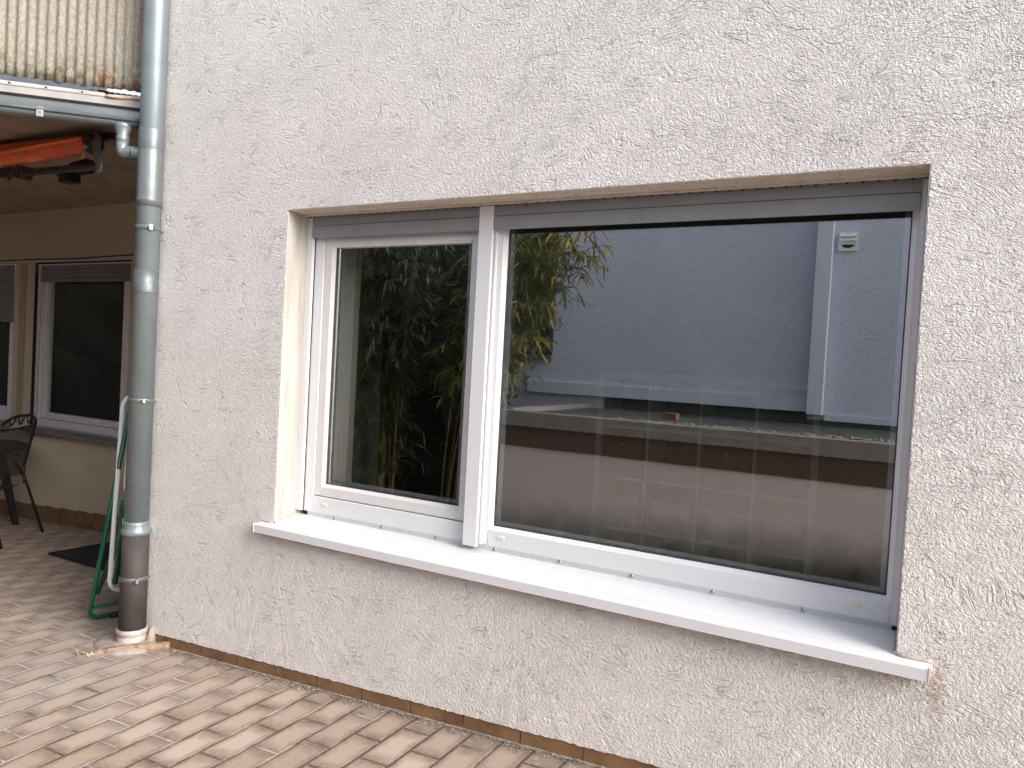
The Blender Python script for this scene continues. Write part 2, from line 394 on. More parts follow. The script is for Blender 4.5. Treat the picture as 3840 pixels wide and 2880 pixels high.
# depth: inner sides, outer left side, top
ib = [bm.verts.new((v.co.x, .32, v.co.z)) for v in inn]
for i in range(len(inn)):
    j = (i+1) % len(inn); bm.faces.new([inn[i], inn[j], ib[j], ib[i]])
bb = [bm.verts.new((v.co.x, .02, v.co.z)) for v in bot]
for i in range(nb): bm.faces.new([bot[i], bot[i+1], bb[i+1], bb[i]])
quad(bm, (CX, 0, -.5), (CX, 1.6, -.5), (CX, 1.6, TOP), (CX, 0, TOP))
quad(bm, (CX, 0, TOP), (RX, 0, TOP), (RX, 4, TOP), (CX, 4, TOP))
quad(bm, (RX, 0, -.5), (RX, 4, -.5), (RX, 4, TOP), (RX, 0, TOP))
wall_o = obj('wall', bm, M_stucco, house)
# smooth cream render lining the window reveal
bm = new(); e = .0035
box(bm, XL-.004, XL+e, .001, .30, ZB-.03, ZT); obj('reveal', bm, M_reveal, house)
bm = new(); box(bm, XR-e, XR+.004, .001, .30, ZB-.03, ZT); obj('reveal', bm, M_reveal, house)
bm = new(); box(bm, XL+e, XR-e, .001, .100, ZT-e, ZT+.004); box(bm, XL+e, XR-e, .0995, .113, ZT-.011, ZT+.02)
obj('lintel_lining', bm, M_soffit, house, bev=.002)
# skirting tiles
sk = obj('skirting', (lambda b: [box(b, CX if i == -4 else .0894+.25*i+.003, .0894+.25*(i+1)-.003, .006, .020, G(.0894+.25*i)-.03, .06*1.02+G(.0894+.25*i+.12)+.006) for i in range(-3, 26)] and b)(new()), M_skirt, house)
for v in sk.data.vertices:
    if v.co.z > G(v.co.x)+.02: v.co.z = wallbot(v.co.x)+.004
bm = new()
quad(bm, (CX, .012, G(CX)-.05), (RX, .012, G(RX)-.05), (RX, .012, wallbot(RX)+.003), (CX, .012, wallbot(CX)+.003))
n = 160
a_ = [(lerp(-.36, 6, i/n)) for i in range(n+1)]
for p, q in zip(a_, a_[1:]):   # mortar fillet between skirting and paving
    rp = .010+.004*mnoise.noise((p*9, 0, 0)); rq = .010+.004*mnoise.noise((q*9, 0, 0))
    quad(bm, (p, .0065, G(p)+.002), (q, .0065, G(q)+.002), (q, .0065-rq*1.3, G(q)+.001), (p, .0065-rp*1.3, G(p)+.001))
    quad(bm, (p, .0065-rp*1.3, G(p)+.002), (q, .0065-rq*1.3, G(q)+.002), (q, .0065-rq*1.3, G(q)-.004), (p, .0065-rp*1.3, G(p)-.004))
obj('grout_line', bm, M_grout, house)

# ---- the window: part of the house; its pieces are sub-parts
win = None
F = .150
def ring(bm, x0, x1, z0, z1, w, y0, y1, wb=None, wt=None):   # rectangular frame profile
    wb = w if wb is None else wb; wt = w if wt is None else wt
    box(bm, x0, x0+w, y0, y1, z0, z1); box(bm, x1-w, x1, y0, y1, z0, z1)
    box(bm, x0+w, x1-w, y0, y1, z0, z0+wb); box(bm, x0+w, x1-w, y0, y1, z1-wt, z1)
def bevelring(bm, x0, x1, z0, z1, w, y0, y1):   # sloping glazing bead, outer edge at y0, inner edge at y1
    o = [(x0, z0), (x1, z0), (x1, z1), (x0, z1)]; i = [(x0+w, z0+w), (x1-w, z0+w), (x1-w, z1-w), (x0+w, z1-w)]
    for k in range(4):
        j = (k+1) % 4
        quad(bm, (o[k][0], y0, o[k][1]), (o[j][0], y0, o[j][1]), (i[j][0], y1, i[j][1]), (i[k][0], y1, i[k][1]))
        quad(bm, (i[k][0], y1, i[k][1]), (i[j][0], y1, i[j][1]), (i[j][0], y1+.012, i[j][1]), (i[k][0], y1+.012, i[k][1]))
bm = new()
# outer frame: left jamb, mullion, right jamb, bottom rails
box(bm, XL+.003, .381, F, F+.06, .696, 2.10)
box(bm, .381, 1.222, F, F+.06, .696, .772)
box(bm, 1.2225, 1.322, F+.001, F+.06, .696, 2.10)
box(bm, 1.323, 2.757, F, F+.06, .696, .764)
box(bm, 2.757, XR-.003, F, F+.06, .696, 2.10)
box(bm, 1.323, 2.757, F+.002, F+.06, 1.995, 2.10); box(bm, .381, 1.222, F+.002, F+.06, 2.00, 2.10)
win = obj('window', bm, M_pvc, house, bev=.0025)
def sub(name, bm, mat, bev=0): return obj(name, bm, mat, win, bev)
# left opening sash
bm = new(); ring(bm, .383, 1.2205, .776, 1.998, .043, F+.006, F+.062)
bevelring(bm, .426, 1.1775, .819, 1.955, .012, F+.008, F+.019)
bevelring(bm, .4262, 1.1773, 1.90, 1.955, .012, F+.0081, F+.0191) if False else None
sub('sash', bm, M_pvc_warm, .002)
bm = new(); box(bm, .437, 1.167, F+.0205, F+.024, .829, .8335)
sub('drip_strip', bm, M_greenedge)
# lower the sash top rail so that the glass ends where the photo shows it
bm = new(); box(bm, .426, 1.1775, F+.0055, F+.05, 1.925, 1.957); box(bm, .437, 1.168, F+.0075, F+.045, 1.9145, 1.9255)
sub('sash_rail', bm, M_pvc_warm, .003)
# right fixed light: glazing bead
bm = new(); bevelring(bm, 1.322, 2.758, .763, 1.996, .013, F+.001, F+.021)
sub('glazing_bead', bm, M_pvc, 0)
bm = new(); ring(bm, 1.335, 2.745, .776, 1.99, .004, F+.022, F+.030); ring(bm, .438, 1.166, .831, 1.94, .0035, F+.020, F+.028)
sub('gasket', bm, M_gasket)
bm = new(); ring(bm, 1.341, 2.739, .782, 1.99, .014, F+.0295, F+.042); ring(bm, .444, 1.160, .838, 1.94, .014, F+.0295, F+.042)
sub('glazing_spacer', bm, M_spacer)
for (x0, x1, z0, z1) in ((.432, 1.170, .826, 1.98), (1.331, 2.749, .772, 2.02)):
    bm = new(); quad(bm, (x0, F+.0275, z0), (x1, F+.0275, z0), (x1, F+.0275, z1), (x0, F+.0275, z1)); sub('outer_glass', bm, M_glass)
    bm = new(); quad(bm, (x0, F+.0445, z0), (x1, F+.0445, z0), (x1, F+.0445, z1), (x0, F+.0445, z1)); sub('inner_glass', bm, M_glass2)
# guide rails of the roller shutters
for (x0, x1, y0, xs_) in ((XL+.0036, .330, .127, 1), (2.765, XR-.0036, .127, -1)):
    bm = new(); box(bm, x0, x1, y0, .143, .700, ZT-.012)
    sub('shutter_guide', bm, M_pvc, .0015)
    bm = new(); box(bm, x0+.001, x1-.001, .143, F+.001, .701, ZT-.02); sub('guide_seal', bm, M_dark)
bm = new(); box(bm, 1.226, 1.290, .115, .1325, .692, ZT-.012); box(bm, 1.229, 1.299, .138, F+.002, .700, ZT-.02)
sub('mullion_cover', bm, M_pvc, .002)
bm = new(); box(bm, 1.230, 1.287, .1325, .138, .695, ZT-.02); sub('guide_seal', bm, M_dark)
# shutters: end bar and one visible slat each, a perforated strip above
for x0, x1 in ((.3305, 1.2255), (1.2905, 2.7645)):
    bm = new()
    for z0, z1, y in ((1.9555, 2.0075, .119), (2.0100, 2.047, .1205)):
        k = 8; pr = [(y+.0035*(1-math.sin(math.pi*(.12+.76*i/k))), lerp(z0, z1, i/k)) for i in range(k+1)]
        for p, q in zip(pr, pr[1:]): quad(bm, (x0, p[0], p[1]), (x1, p[0], p[1]), (x1, q[0], q[1]), (x0, q[0], q[1]))
        quad(bm, (x0, pr[0][0], z0), (x1, pr[0][0], z0), (x1, .132, z0), (x0, .132, z0))
        quad(bm, (x0, pr[-1][0], z1), (x1, pr[-1][0], z1), (x1, .130, z1), (x0, .130, z1))
    sub('shutter_slat', bm, M_slat)
    bm = new(); box(bm, x0, x1, .1255, .131, 1.957, 2.09); box(bm, x0, x1, .112, .131, 2.066, 2.09); sub('shutter_backing', bm, M_shade)
    bm = new(); x = x0+.012
    while x < x1-.02: box(bm, x, x+.038, .1215, .1225, 2.0475, 2.0550); x += .045
    sub('shutter_hook_strip', bm, M_slat)
# sill with upturned back edge
bm = new()
def sillprof(x0, x1, y1):
    def zt(y): return .648+(y+.045)*(.678-.648)/.193
    pr = [(-.045, .6115), (-.045, .6455), (-.0435, .6480), (-.040, .6490), (y1, zt(y1)), (y1, zt(y1)-.003), (-.041, .6455), (-.0425, .6440), (-.0425, .6115)]
    A = [bm.verts.new((x0, y, z)) for y, z in pr]; B = [bm.verts.new((x1, y, z)) for y, z in pr]
    for k in range(len(pr)):
        j = (k+1) % len(pr); f = bm.faces.new([A[k], A[j], B[j], B[k]]); f.smooth = False
    bm.faces.new(A[::-1]); bm.faces.new(B)
sillprof(.2205, 2.8635, -.0005)
def zt(y): return .648+(y+.045)*(.678-.648)/.193
quad(bm, (XL+.0035, -.001, zt(-.001)+.0003), (XR-.0035, -.001, zt(-.001)+.0003), (XR-.0035, .153, zt(.153)), (XL+.0035, .153, zt(.153)))
sub('window_sill', bm, M_sill, .0008)
bm = new(); box(bm, .352, 2.766, .1510, .1535, .670, .700); sub('sill_upstand', bm, simple('grey_white_upstand', (.60, .60, .61), .3, var=.04))
for x in (.218, 2.8635):
    bm = new(); box(bm, x, x+.0026, -.0465, 0, .6105, .651); sub('sill_end_cap', bm, M_pvc)
bm = new(); box(bm, .232, 2.852, -.040, -.001, .632, .6405); box(bm, .236, 2.848, -.036, 0.0, .62, .632)
sub('sill_seal', bm, simple('sill_packing', (.055, .040, .030), .9))
# silicone and flaking paint where the sill meets the reveal
bm = new()
tube(bm, [(XL+.008, y, zt(y)+.004+.002*math.sin(y*90)) for y in [i*.01 for i in range(0, 15)]], .0045, 8)
sub('silicone_bead', bm, simple('old_sealant', (.60, .50, .40), .7, var=.2, scale=60)); bm = new()
tube(bm, [(XR-.006, y, zt(y)+.003) for y in [i*.01 for i in range(0, 15)]], .005, 8)
tube(bm, [(x, -.004, .657) for x in (2.785, 2.80, 2.83, 2.86, 2.871)], [.004, .006, .007, .006, .004], 8)
sub('silicone_bead', bm, D.materials['old_sealant']); bm = new()
tube(bm, [(x, -.003, .656) for x in (.222, .24, .27, .292)], [.002, .004, .004, .003], 8)
sub('silicone_bead', bm, D.materials['old_sealant'])
for x in (.521, .796, 1.086, 1.374, 1.663, 1.955, 2.25, 2.545):
    bm = new(); zz = .6885
    bmesh.ops.create_uvsphere(bm, u_segments=12, v_segments=8, radius=.0072, matrix=Matrix.Translation((x*.985+.004, .1500, zz)) @ Matrix.Diagonal((1, .55, 1, 1)))
    for f in bm.faces: f.smooth = True
    sub('sill_screw', bm, M_steel)
for x in (.4515, 1.1375, 1.382, 2.661):
    bm = new(); prof = [(-.016, -.006), (.016, -.006), (.016, .003), (.010, .0065), (-.010, .0065), (-.016, .003)]
    A = [bm.verts.new((x+u, F-.0035, .738+v)) for u, v in prof]; B = [bm.verts.new((x+u*1.1, F+.001, .738+v*1.15)) for u, v in prof]
    bm.faces.new(A)
    for k in range(6): bm.faces.new([A[k], A[(k+1) % 6], B[(k+1) % 6], B[k]])
    sub('drain_cap', bm, M_capc, .0008)

# ------------------------------------------------------------------ room behind the glass
M_room = simple('room_wall_paint', (.17, .22, .19), .9, var=.05, scale=2)
bm = new()
x0, x1, y0, y1, z0, z1 = -.3, 4.6, .39, 2.86, -.08, 2.45
quad(bm, (x0, y1, z0), (x1, y1, z0), (x1, y1, z1), (x0, y1, z1)); quad(bm, (x0, y0, z0), (x0, 1.46, z0), (x0, 1.46, z1), (x0, y0, z1))
quad(bm, (x1, y0, z0), (x1, y1, z0), (x1, y1, z1), (x1, y0, z1)); quad(bm, (x0, y0, z1), (x1, y0, z1), (x1, y1, z1), (x0, y1, z1))
quad(bm, (x0, y0, z0), (x1, y0, z0), (x1, y1, z0), (x0, y1, z0))
for a in ((x0, .30, z0, z1), (XR, x1, z0, z1), (.30, XR, z0, .62), (.30, XR, 2.15, z1)):
    quad(bm, (a[0], y0, a[2]), (a[1], y0, a[2]), (a[1], y0, a[3]), (a[0], y0, a[3]))
struct('room_walls', bm, M_room)
bm = new(); quad(bm, (-.6, 1.46, z0), (-1.6, 1.46, z0), (-1.6, 1.46, z1), (-.6, 1.46, z1)); quad(bm, (-.3, 1.46, z0), (-1.6, 1.46, z0), (-1.6, 1.46, z1), (-.3, 1.46, z1))
quad(bm, (-1.6, 1.46, z0), (-1.6, 2.86, z0), (-1.6, 2.86, z1), (-1.6, 1.46, z1)); quad(bm, (-1.6, 2.86, z0), (-.3, 2.86, z0), (-.3, 2.86, z1), (-1.6, 2.86, z1))
struct('alcove_walls', bm, simple('dark_alcove', (.02, .02, .018), .9))
bm = new()                                 # inner window reveal, plastered and papered
for (ya, yb_, nm) in ((.212, .350, 'inner_reveal'),):
    box(bm, .30, .40, ya, yb_, .62, 2.2); box(bm, 2.762, 2.80, ya, yb_, .62, 2.2); box(bm, .40, 2.762, ya, yb_, .60, .690); box(bm, .40, 2.762, ya, yb_, 2.08, 2.2)
struct('inner_reveal', bm, simple('inner_reveal_paint', (.85, .80, .79), .7, var=.03))
bm = new(); box(bm, .29, .4005, .350, .3895, .60, 2.2); box(bm, 2.7615, 2.81, .350, .3895, .60, 2.2)
struct('inner_wall_edge', bm, simple('woodchip_paper', (.62, .55, .44), .85, var=.15, scale=90, bump=.6))
M_shelf = simple('white_shelf_board', (.90, .88, .80), .5, var=.03)
shelf = thing('shelf_unit', 'pale square-compartment shelf unit seen faintly inside the room through the right pane', 'shelf', (1.62, 2.4, -.08))
bm = new(); px = .3515
xs_ = [.888+px*i for i in range(5)]; zs_ = [1.389-.352*i for i in range(5)]
sw = lambda i: .022 if i in (0, 4) else .010
for i, x in enumerate(xs_): box(bm, x-sw(i), x+sw(i), 2.4, 2.78, zs_[4]-.02, 1.389)
for i, z in enumerate(zs_):
    if i in (0, 4): box(bm, xs_[0]-.022, xs_[4]+.022, 2.3995, 2.7805, z-.022, z+.022)
    else:
        for k in range(4): box(bm, xs_[k]+sw(k), xs_[k+1]-sw(k+1), 2.402, 2.78, z-.010, z+.010)
obj('carcass', bm, M_shelf, shelf)
bm = new(); quad(bm, (.87, 2.782, -.08), (2.31, 2.782, -.08), (2.31, 2.782, 1.4), (.87, 2.782, 1.4)); obj('back_panel', bm, simple('shelf_back', (.10, .10, .10), .8), shelf)
for k, (c, r_) in enumerate(((0, 1), (2, 1), (3, 1))):
    d = thing('storage_box', 'plum-grey drawer box with a round knob in the '+('left end', 'third', 'right end')[k]+' compartment of the pale shelf', 'box', (xs_[c]+px/2, 2.41, zs_[r_+1]+.012), 'drawer boxes in the shelf')
    bm = new(); box(bm, xs_[c]+.028, xs_[c+1]-.028, 2.412, 2.72, zs_[r_+1]+.0105, zs_[r_]-.014)
    obj('drawer', bm, simple('box_fabric%d' % k, (.14, .085, .085), .8), d, .004)
    bm = new(); bmesh.ops.create_uvsphere(bm, u_segments=12, v_segments=8, radius=.016, matrix=Matrix.Translation((xs_[c]+px/2, 2.405, zs_[r_]-.12)))
    obj('knob', bm, M_steel, d)
for k in range(3):
    b_ = thing('storage_basket', 'pale grey basket in the '+('left end', 'second', 'third')[k]+' compartment of the lower shelf row', 'basket', (xs_[k]+px/2, 2.42, zs_[3]+.011), 'baskets in the shelf')
    bm = new(); box(bm, xs_[k]+.05, xs_[k+1]-.06, 2.45, 2.70, zs_[3]+.0105, zs_[3]+.21); obj('body', bm, simple('basket_grey%d' % k, (.45, .46, .44), .8), b_, .01)
    bm = new(); ring(bm, xs_[k]+.045, xs_[k+1]-.055, zs_[3]+.195, zs_[3]+.215, .008, 2.445, 2.455); obj('rim', bm, M_shelf, b_)

# ------------------------------------------------------------------ downpipe at the corner
PX, PY = -.585, -.062
pipe = thing('downpipe', 'galvanised zinc rain downpipe standing at the left corner of the white house', 'downpipe', (PX, PY, -.09))
lean = lambda z: 0
bm = new(); lathe(bm, [(.0570, .475), (.0570, 5.4)], PX, PY); obj('pipe', bm, M_zinc, pipe)
bm = new(); lathe(bm, [(.0590, 2.105), (.0590, 2.122), (.0615, 2.126), (.0615, 2.140), (.0590, 2.146), (.0590, 2.372), (.0575, 2.376), (.0595, 2.384), (.0595, 2.480), (.0570, 2.486)], PX, PY)
obj('sleeve', bm, M_zinc2, pipe)
bm = new(); lathe(bm, [(.0575, 1.681), (.0582, 1.683), (.0582, 1.690), (.0574, 1.792)], PX, PY); obj('joint_sleeve', bm, M_zincd, pipe)
bm = new(); lathe(bm, [(.0580, .545), (.0600, .530), (.0600, .515), (.0640, .507), (.0700, .500), (.0705, .488), (.0650, .478), (.0600, .474)], PX, PY); obj('collar', bm, M_zinc, pipe)
bm = new(); lathe(bm, [(.0630, -.02), (.0630, .476)], PX, PY); obj('standpipe', bm, M_greyplastic, pipe)
bm = new(); lathe(bm, [(.0660, -.10), (.0700, -.072), (.0705, -.030), (.0670, -.026), (.0740, -.022), (.0750, -.008), (.0740, .002), (.0680, .006), (.0640, .004)], PX, PY); obj('socket', bm, M_socket, pipe)
for z, r, h in ((2.000, .0580, .012), (1.150, .0580, .010), (.257, .0640, .011)):
    cl = D.objects.new('clamp', None)
    bm = new(); lathe(bm, [(r+.0008, z-h), (r+.003, z-h+.001), (r+.003, z+h-.001), (r+.0008, z+h)], PX, PY)
    c_ = obj('clamp', bm, M_zincd if z != 2.0 else M_zinc2, pipe)
    bm = new(); a = R(-25); d = Vector((math.cos(a), math.sin(a), 0)); p = Vector((PX, PY, z))+d*(r+.004)
    Mx = Matrix.Translation(p) @ Matrix.Rotation(a, 4, 'Z'); box(bm, -.002, .016, -.006, .006, -h, h, Mx)
    tube(bm, [Mx @ Vector((.008, -.016, 0)), Mx @ Vector((.008, .018, 0))], .0045, 8)
    obj('clamp_bolt', bm, M_steel, c_)
    bm = new(); tube(bm, [(PX+.03, PY+.04, z-.004), (PX+.034, .02, z-.004)], .004, 8); obj('wall_anchor', bm, M_zincd, c_)

# mortar bed, broken wood, leaves
bm = new(); n = 26; rings = []
for k, (s, h) in enumerate(((1.0, -.004), (.93, .012), (.75, .024), (.45, .032), (.12, .034))):
    rg = []
    for i in range(n):
        a = 2*math.pi*i/n; rr = .155*s*(1+.16*mnoise.noise((math.cos(a)*1.3, math.sin(a)*1.3, 3)))
        x = PX-.035+rr*1.15*math.cos(a)*1.1; y = PY-.005+rr*.85*math.sin(a)
        rg.append(bm.verts.new((x, min(y, .004) if x > CX else y, G(x)+h+.006*mnoise.noise((x*20, y*20, 0)))))
    rings.append(rg)
for u, v in zip(rings, rings[1:]):
    for i in range(n): f = bm.faces.new([u[i], u[(i+1) % n], v[(i+1) % n], v[i]]); f.smooth = True
bm.faces.new(rings[-1])
tube(bm, [(PX+.075, -.020, G(PX)-.01), (PX+.078, -.010, G(PX)+.05), (PX+.074, -.004, G(PX)+.10)], [.035, .020, .006], 10)
tag(obj('mortar_bed', bm, M_mortar), 'lumpy cement mortar bed around the foot of the downpipe', 'mortar')
bm = new(); A = Vector((-.640, -.235, 0)); B = Vector((-.375, .000, 0)); k = 14; nn = 14; rings = []
for i in range(nn+1):
    t = i/nn; p = A.lerp(B, t); dv = (B-A).normalized(); nv = Vector((-dv.y, dv.x, 0)); z0 = G(p.x); w_ = lerp(.013, .019, t); h_ = lerp(.020, .036, min(1, t*2.2))
    rg = []
    for (u, v) in ((-1, 0), (-1.05, .5), (-.8, .96), (0, 1.02), (.8, .98), (1, .5), (1, 0)):
        j = .0025*mnoise.noise((t*9, u*3, v*3)); rg.append(bm.verts.new(p+nv*(w_*u+j)+Vector((0, 0, z0-.004+h_*v+j))))
    rings.append(rg)
for u, v in zip(rings, rings[1:]):
    for i in range(6): bm.faces.new([u[i], u[i+1], v[i+1], v[i]])
bm.faces.new(rings[0]); bm.faces.new(rings[-1])
tag(obj('wood_strip', bm, M_wood), 'rotten wooden batten lying diagonally between mortar bed and skirting tiles', 'wood')
bm = new(); random.seed(21)
for i in range(900):                     # grit and plant scraps washed against the wall
    x = random.uniform(-.40, 3.2); q = abs(random.gauss(0, .028)); y = -.004-q; s0 = random.uniform(.0012, .0042)
    a = random.uniform(0, 6.3); u = Vector((math.cos(a), math.sin(a), 0))*s0*random.uniform(.8, 2.2); v = Vector((-math.sin(a), math.cos(a), 0))*s0*.7; p = Vector((x, y, G(x)+.0035+s0*.4))
    vs = [bm.verts.new(k) for k in (p-u-v, p+u-v, p+u+v, p-u+v)]; t_ = bm.verts.new(p+Vector((0, 0, s0*.8)))
    for k in range(4): bm.faces.new([vs[k], vs[(k+1) % 4], t_])
gr0 = obj('grit', bm, simple('grit_mix', (.16, .12, .085), .95, var=.3, scale=40, col2=(.42, .36, .28))); gr0['kind'] = 'stuff'
def leafbits(name, c, mat, n_, s, label, cat):
    bm = new(); s *= .7
    for i in range(n_):
        p = Vector(c)+Vector((random.uniform(-1, 1)*s, random.uniform(-.5, .5)*s, random.uniform(.004, .014))); a = random.uniform(0, 6.3); l = random.uniform(.5, 1)*s*.7
        u = Vector((math.cos(a), math.sin(a), random.uniform(-.1, .3)))*l; v = Vector((-math.sin(a), math.cos(a), random.uniform(-.4, .4)))*l*.32
        m_ = p+Vector((0, 0, .006)); vs = [bm.verts.new(q) for q in (p-u, m_-v, p+u, m_+v)]; mid = bm.verts.new(p+Vector((0, 0, .010)))
        for q in range(4): bm.faces.new([vs[q], vs[(q+1) % 4], mid])
    return tag(obj(name, bm, mat), label, cat)
leafbits('wood_splinters', (-.675, -.270, G(-.67)), M_leaf_dry, 7, .038, 'brown dry wood splinters at the end of the rotten batten', 'splinters')
leafbits('wilted_leaf', (-.610, -.265, G(-.6)), M_leaf_pale, 6, .026, 'pale yellow wilted leaf beside the brown splinters', 'leaf')

# ------------------------------------------------------------------ neighbour: covered terrace
YB = 1.54
nb_ = thing('neighbour_house', 'cream neighbouring house wall with two windows behind the covered terrace', 'house', (-3, YB, -.3))
wx = [(-4.56, -3.115, .60, 2.125), (-7.2, -4.905, .60, 2.14)]       # openings
bm = new(); XW = -7.6
def P4(x0, x1, z0, z1, y=YB): quad(bm, (x0, y, z0), (x1, y, z0), (x1, y, z1), (x0, y, z1))
P4(XW, CX, 2.14, 2.95); P4(XW, CX, -.75, .60); P4(-3.115, CX, .60, 2.14); P4(-4.905, -4.56, .60, 2.14); P4(XW, -7.2, .6, 2.14)
obj('wall', bm, M_stucco_cream, nb_)
bm = new()
for i in range(30):
    x = -7.5+.25*i; 
    if x > CX-.2: break
    box(bm, x+.003, x+.247, YB-.012, YB, G(x+.12)-.03, G(x+.12)+.148)
obj('skirting', bm, M_skirt, nb_)
for wi, (x0, x1, z0, z1) in enumerate(wx):
    bm = new()
    ring(bm, x0+.01, x1-.005, z0, z1, .075, YB+.02, YB+.10, wb=.07, wt=.09)
    ring(bm, x0+.092, x1-.085, z0+.075, z1-.095, .055, YB+.035, YB+.10)
    fr_ = obj('window', bm, M_beige, nb_, .003)
    bm = new(); quad(bm, (x0+.14, YB+.07, z0+.12), (x1-.13, YB+.07, z0+.12), (x1-.13, YB+.07, z1-.13), (x0+.14, YB+.07, z1-.13)); obj('pane', bm, M_glass_t, fr_)
    bm = new(); box(bm, x0, x0+.012, YB-.004, YB+.03, z0, z1); box(bm, x0+.07, x0+.074, YB+.0185, YB+.03, z0+.07, z1)
    obj('frame_joint', bm, M_dark, fr_)
    bm = new(); zb_ = z1-.165 if wi == 0 else z1-.56
    z = z1-.01
    while z > zb_:
        h = .040; box(bm, x0+.078, x1-.02, YB+.005, YB+.016, z-h, z-.004); z -= h
    obj('shutter', bm, M_grey_slat, fr_)
    bm = new(); A = [(x0-.03, YB-.075, z0-.025), (x1+.02, YB-.075, z0-.025), (x1+.02, YB+.03, z0-.001), (x0-.03, YB+.03, z0-.001)]
    vs = [bm.verts.new(q) for q in A]+[bm.verts.new((q[0], q[1], q[2]-.032)) for q in A]
    for f in ((0, 1, 2, 3), (7, 6, 5, 4), (0, 4, 5, 1), (1, 5, 6, 2), (2, 6, 7, 3), (3, 7, 4, 0)): bm.faces.new([vs[i] for i in f])
    obj('sill', bm, M_darksill, fr_, .004)
    bm = new(); box(bm, x0-.4, x1+.4, YB+.12, YB+2.2, z0-.4, z1+.2); 
    for f in bm.faces: f.normal_flip()
    obj('dark_room', bm, M_dark, nb_)
bm = new(); box(bm, -4.80, -4.70, YB-.012, YB-.002, .60, 2.135); obj('pilaster', bm, M_cream, nb_)
bm = new(); tube(bm, [(-5.4, YB-.004, 2.168), (-4.6, YB-.004, 2.171), (-3.9, YB-.005, 2.163), (-3.2, YB-.004, 2.178), (CX, YB-.004, 2.18)], .0045, 6)
obj('cable', bm, M_dark, nb_)
# ceiling slab, diagonal balcony edge
a42 = R(42); dv = Vector((math.cos(a42), math.sin(a42), 0)); nv = Vector((dv.y, -dv.x, 0))     # nv points outwards (towards the camera)
E0 = Vector((-.690, .009, 0)); E1 = E0-dv*4.2
balc = thing('balcony', 'old balcony over the terrace with a beige corrugated fibre sheet as parapet', 'balcony', (-2, .5, 2.62))
bm = new(); po = [E0-nv*.05, E1-nv*.05, Vector((XW, YB, 0)), Vector((CX-.001, YB, 0)), Vector((CX-.001, .06, 0))]
A = [bm.verts.new((p.x, p.y, 2.625)) for p in po]; B = [bm.verts.new((p.x, p.y, 2.655)) for p in po]
bm.faces.new(A); bm.faces.new(B)
for i in range(5): bm.faces.new([A[i], A[(i+1) % 5], B[(i+1) % 5], B[i]])
obj('slab', bm, M_ceiling, balc)
def along(s, off, z): p = E0-dv*s+nv*off; return Vector((p.x, p.y, z))
def prism(bm, s0, s1, o0, o1, z0, z1):
    v = [bm.verts.new(along(s, o, z)) for s in (s0, s1) for o in (o0, o1) for z in (z0, z1)]
    for f in ((0,1,3,2),(4,6,7,5),(0,4,5,1),(2,3,7,6),(0,2,6,4),(1,5,7,3)): bm.faces.new([v[i] for i in f])
bm = new(); prism(bm, -.02, 4, -.03, .010, 2.612, 2.665); obj('fascia_board', bm, M_board, balc, .002)
bm = new(); prism(bm, .22, 4, -.01, .014, 2.652, 2.671)
o_ = obj('metal_strip', bm, simple('pale_strip', (.55, .52, .50), .4, .2, var=.15), balc, .002)
for s in (.32, .48, .64, .80):
    bm = new(); tube(bm, [along(s, .012, 2.661), along(s, .0165, 2.661)], .0045, 8); obj('screw', bm, M_dark, o_)
bm = new(); tube(bm, [along(s, .012+.003*math.sin(s*40), 2.660+.004*math.sin(s*23)-.006*(.22-s)) for s in (-.02, .02, .06, .10, .14, .18, .215)], [.010, .010, .011, .010, .011, .010, .008], 8)
obj('split_batten', bm, simple('pale_wood', (.60, .44, .33), .8, var=.2, scale=40), balc)
bm = new()                                # corrugated parapet sheet
pitch = .0435; ns = 1100; L_ = 4.0; rows = [2.700, 2.76, 2.85, 3.0, 3.2, 3.55]
g = {}
for i in range(ns+1):
    s = -.03+L_*i/ns
    for j, z in enumerate(rows):
        zz = z + (.006*mnoise.noise((s*25, 0, 0))+.004*mnoise.noise((s*70, 3, 0)) if j == 0 else 0)
        off = .0+.0058*math.cos(2*math.pi*s/pitch)+.006*mnoise.noise((s*3, z*2, 0))
        g[i, j] = bm.verts.new(along(s, off, zz))
for i in range(ns):
    for j in range(len(rows)-1): f = bm.faces.new([g[i, j], g[i+1, j], g[i+1, j+1], g[i, j+1]]); f.smooth = True
sh = obj('corrugated_sheet', bm, M_corr, balc); sm = sh.modifiers.new('thick', 'SOLIDIFY'); sm.thickness = .003
bm = new(); prism(bm, -.02, 4, -.06, -.035, 3.54, 3.60); obj('top_rail', bm, M_board, balc)
def tarp():
    a = N('printed_tarp'); v = a.n('TexVoronoi', feature='F1'); a.l(a.co, v.inputs['Vector']); v.inputs['Scale'].default_value = 16; v.inputs['Randomness'].default_value = 1
    k = a.ramp(v.outputs['Distance'], .30, .24); hh = a.n('SeparateColor'); a.l(v.outputs['Color'], hh.inputs[0])
    c = a.mix(a.ramp(hh.outputs[0], .45, .55), (.03, .07, .26), (.03, .22, .06))
    k = a.math('MULTIPLY', k, a.ramp(hh.outputs[1], .45, .5)); c = a.mix(k, (.78, .82, .88), c); return a.done(c, .5)
bm = new(); k = 60
for i in range(k):
    q = lambda i, b=0: along(.28+.9*i/k, -.055-b+.012*math.sin(i*.7), 0)
    p0, p1 = q(i), q(i+1); quad(bm, p0+Vector((0, 0, 2.66)), p1+Vector((0, 0, 2.66)), q(i+1, .3)+Vector((0, 0, 2.84)), q(i, .3)+Vector((0, 0, 2.84)))
tag(obj('patterned_sheet', bm, tarp()), 'white tarpaulin with blue and green leaf spots showing under the corrugated parapet', 'tarpaulin')
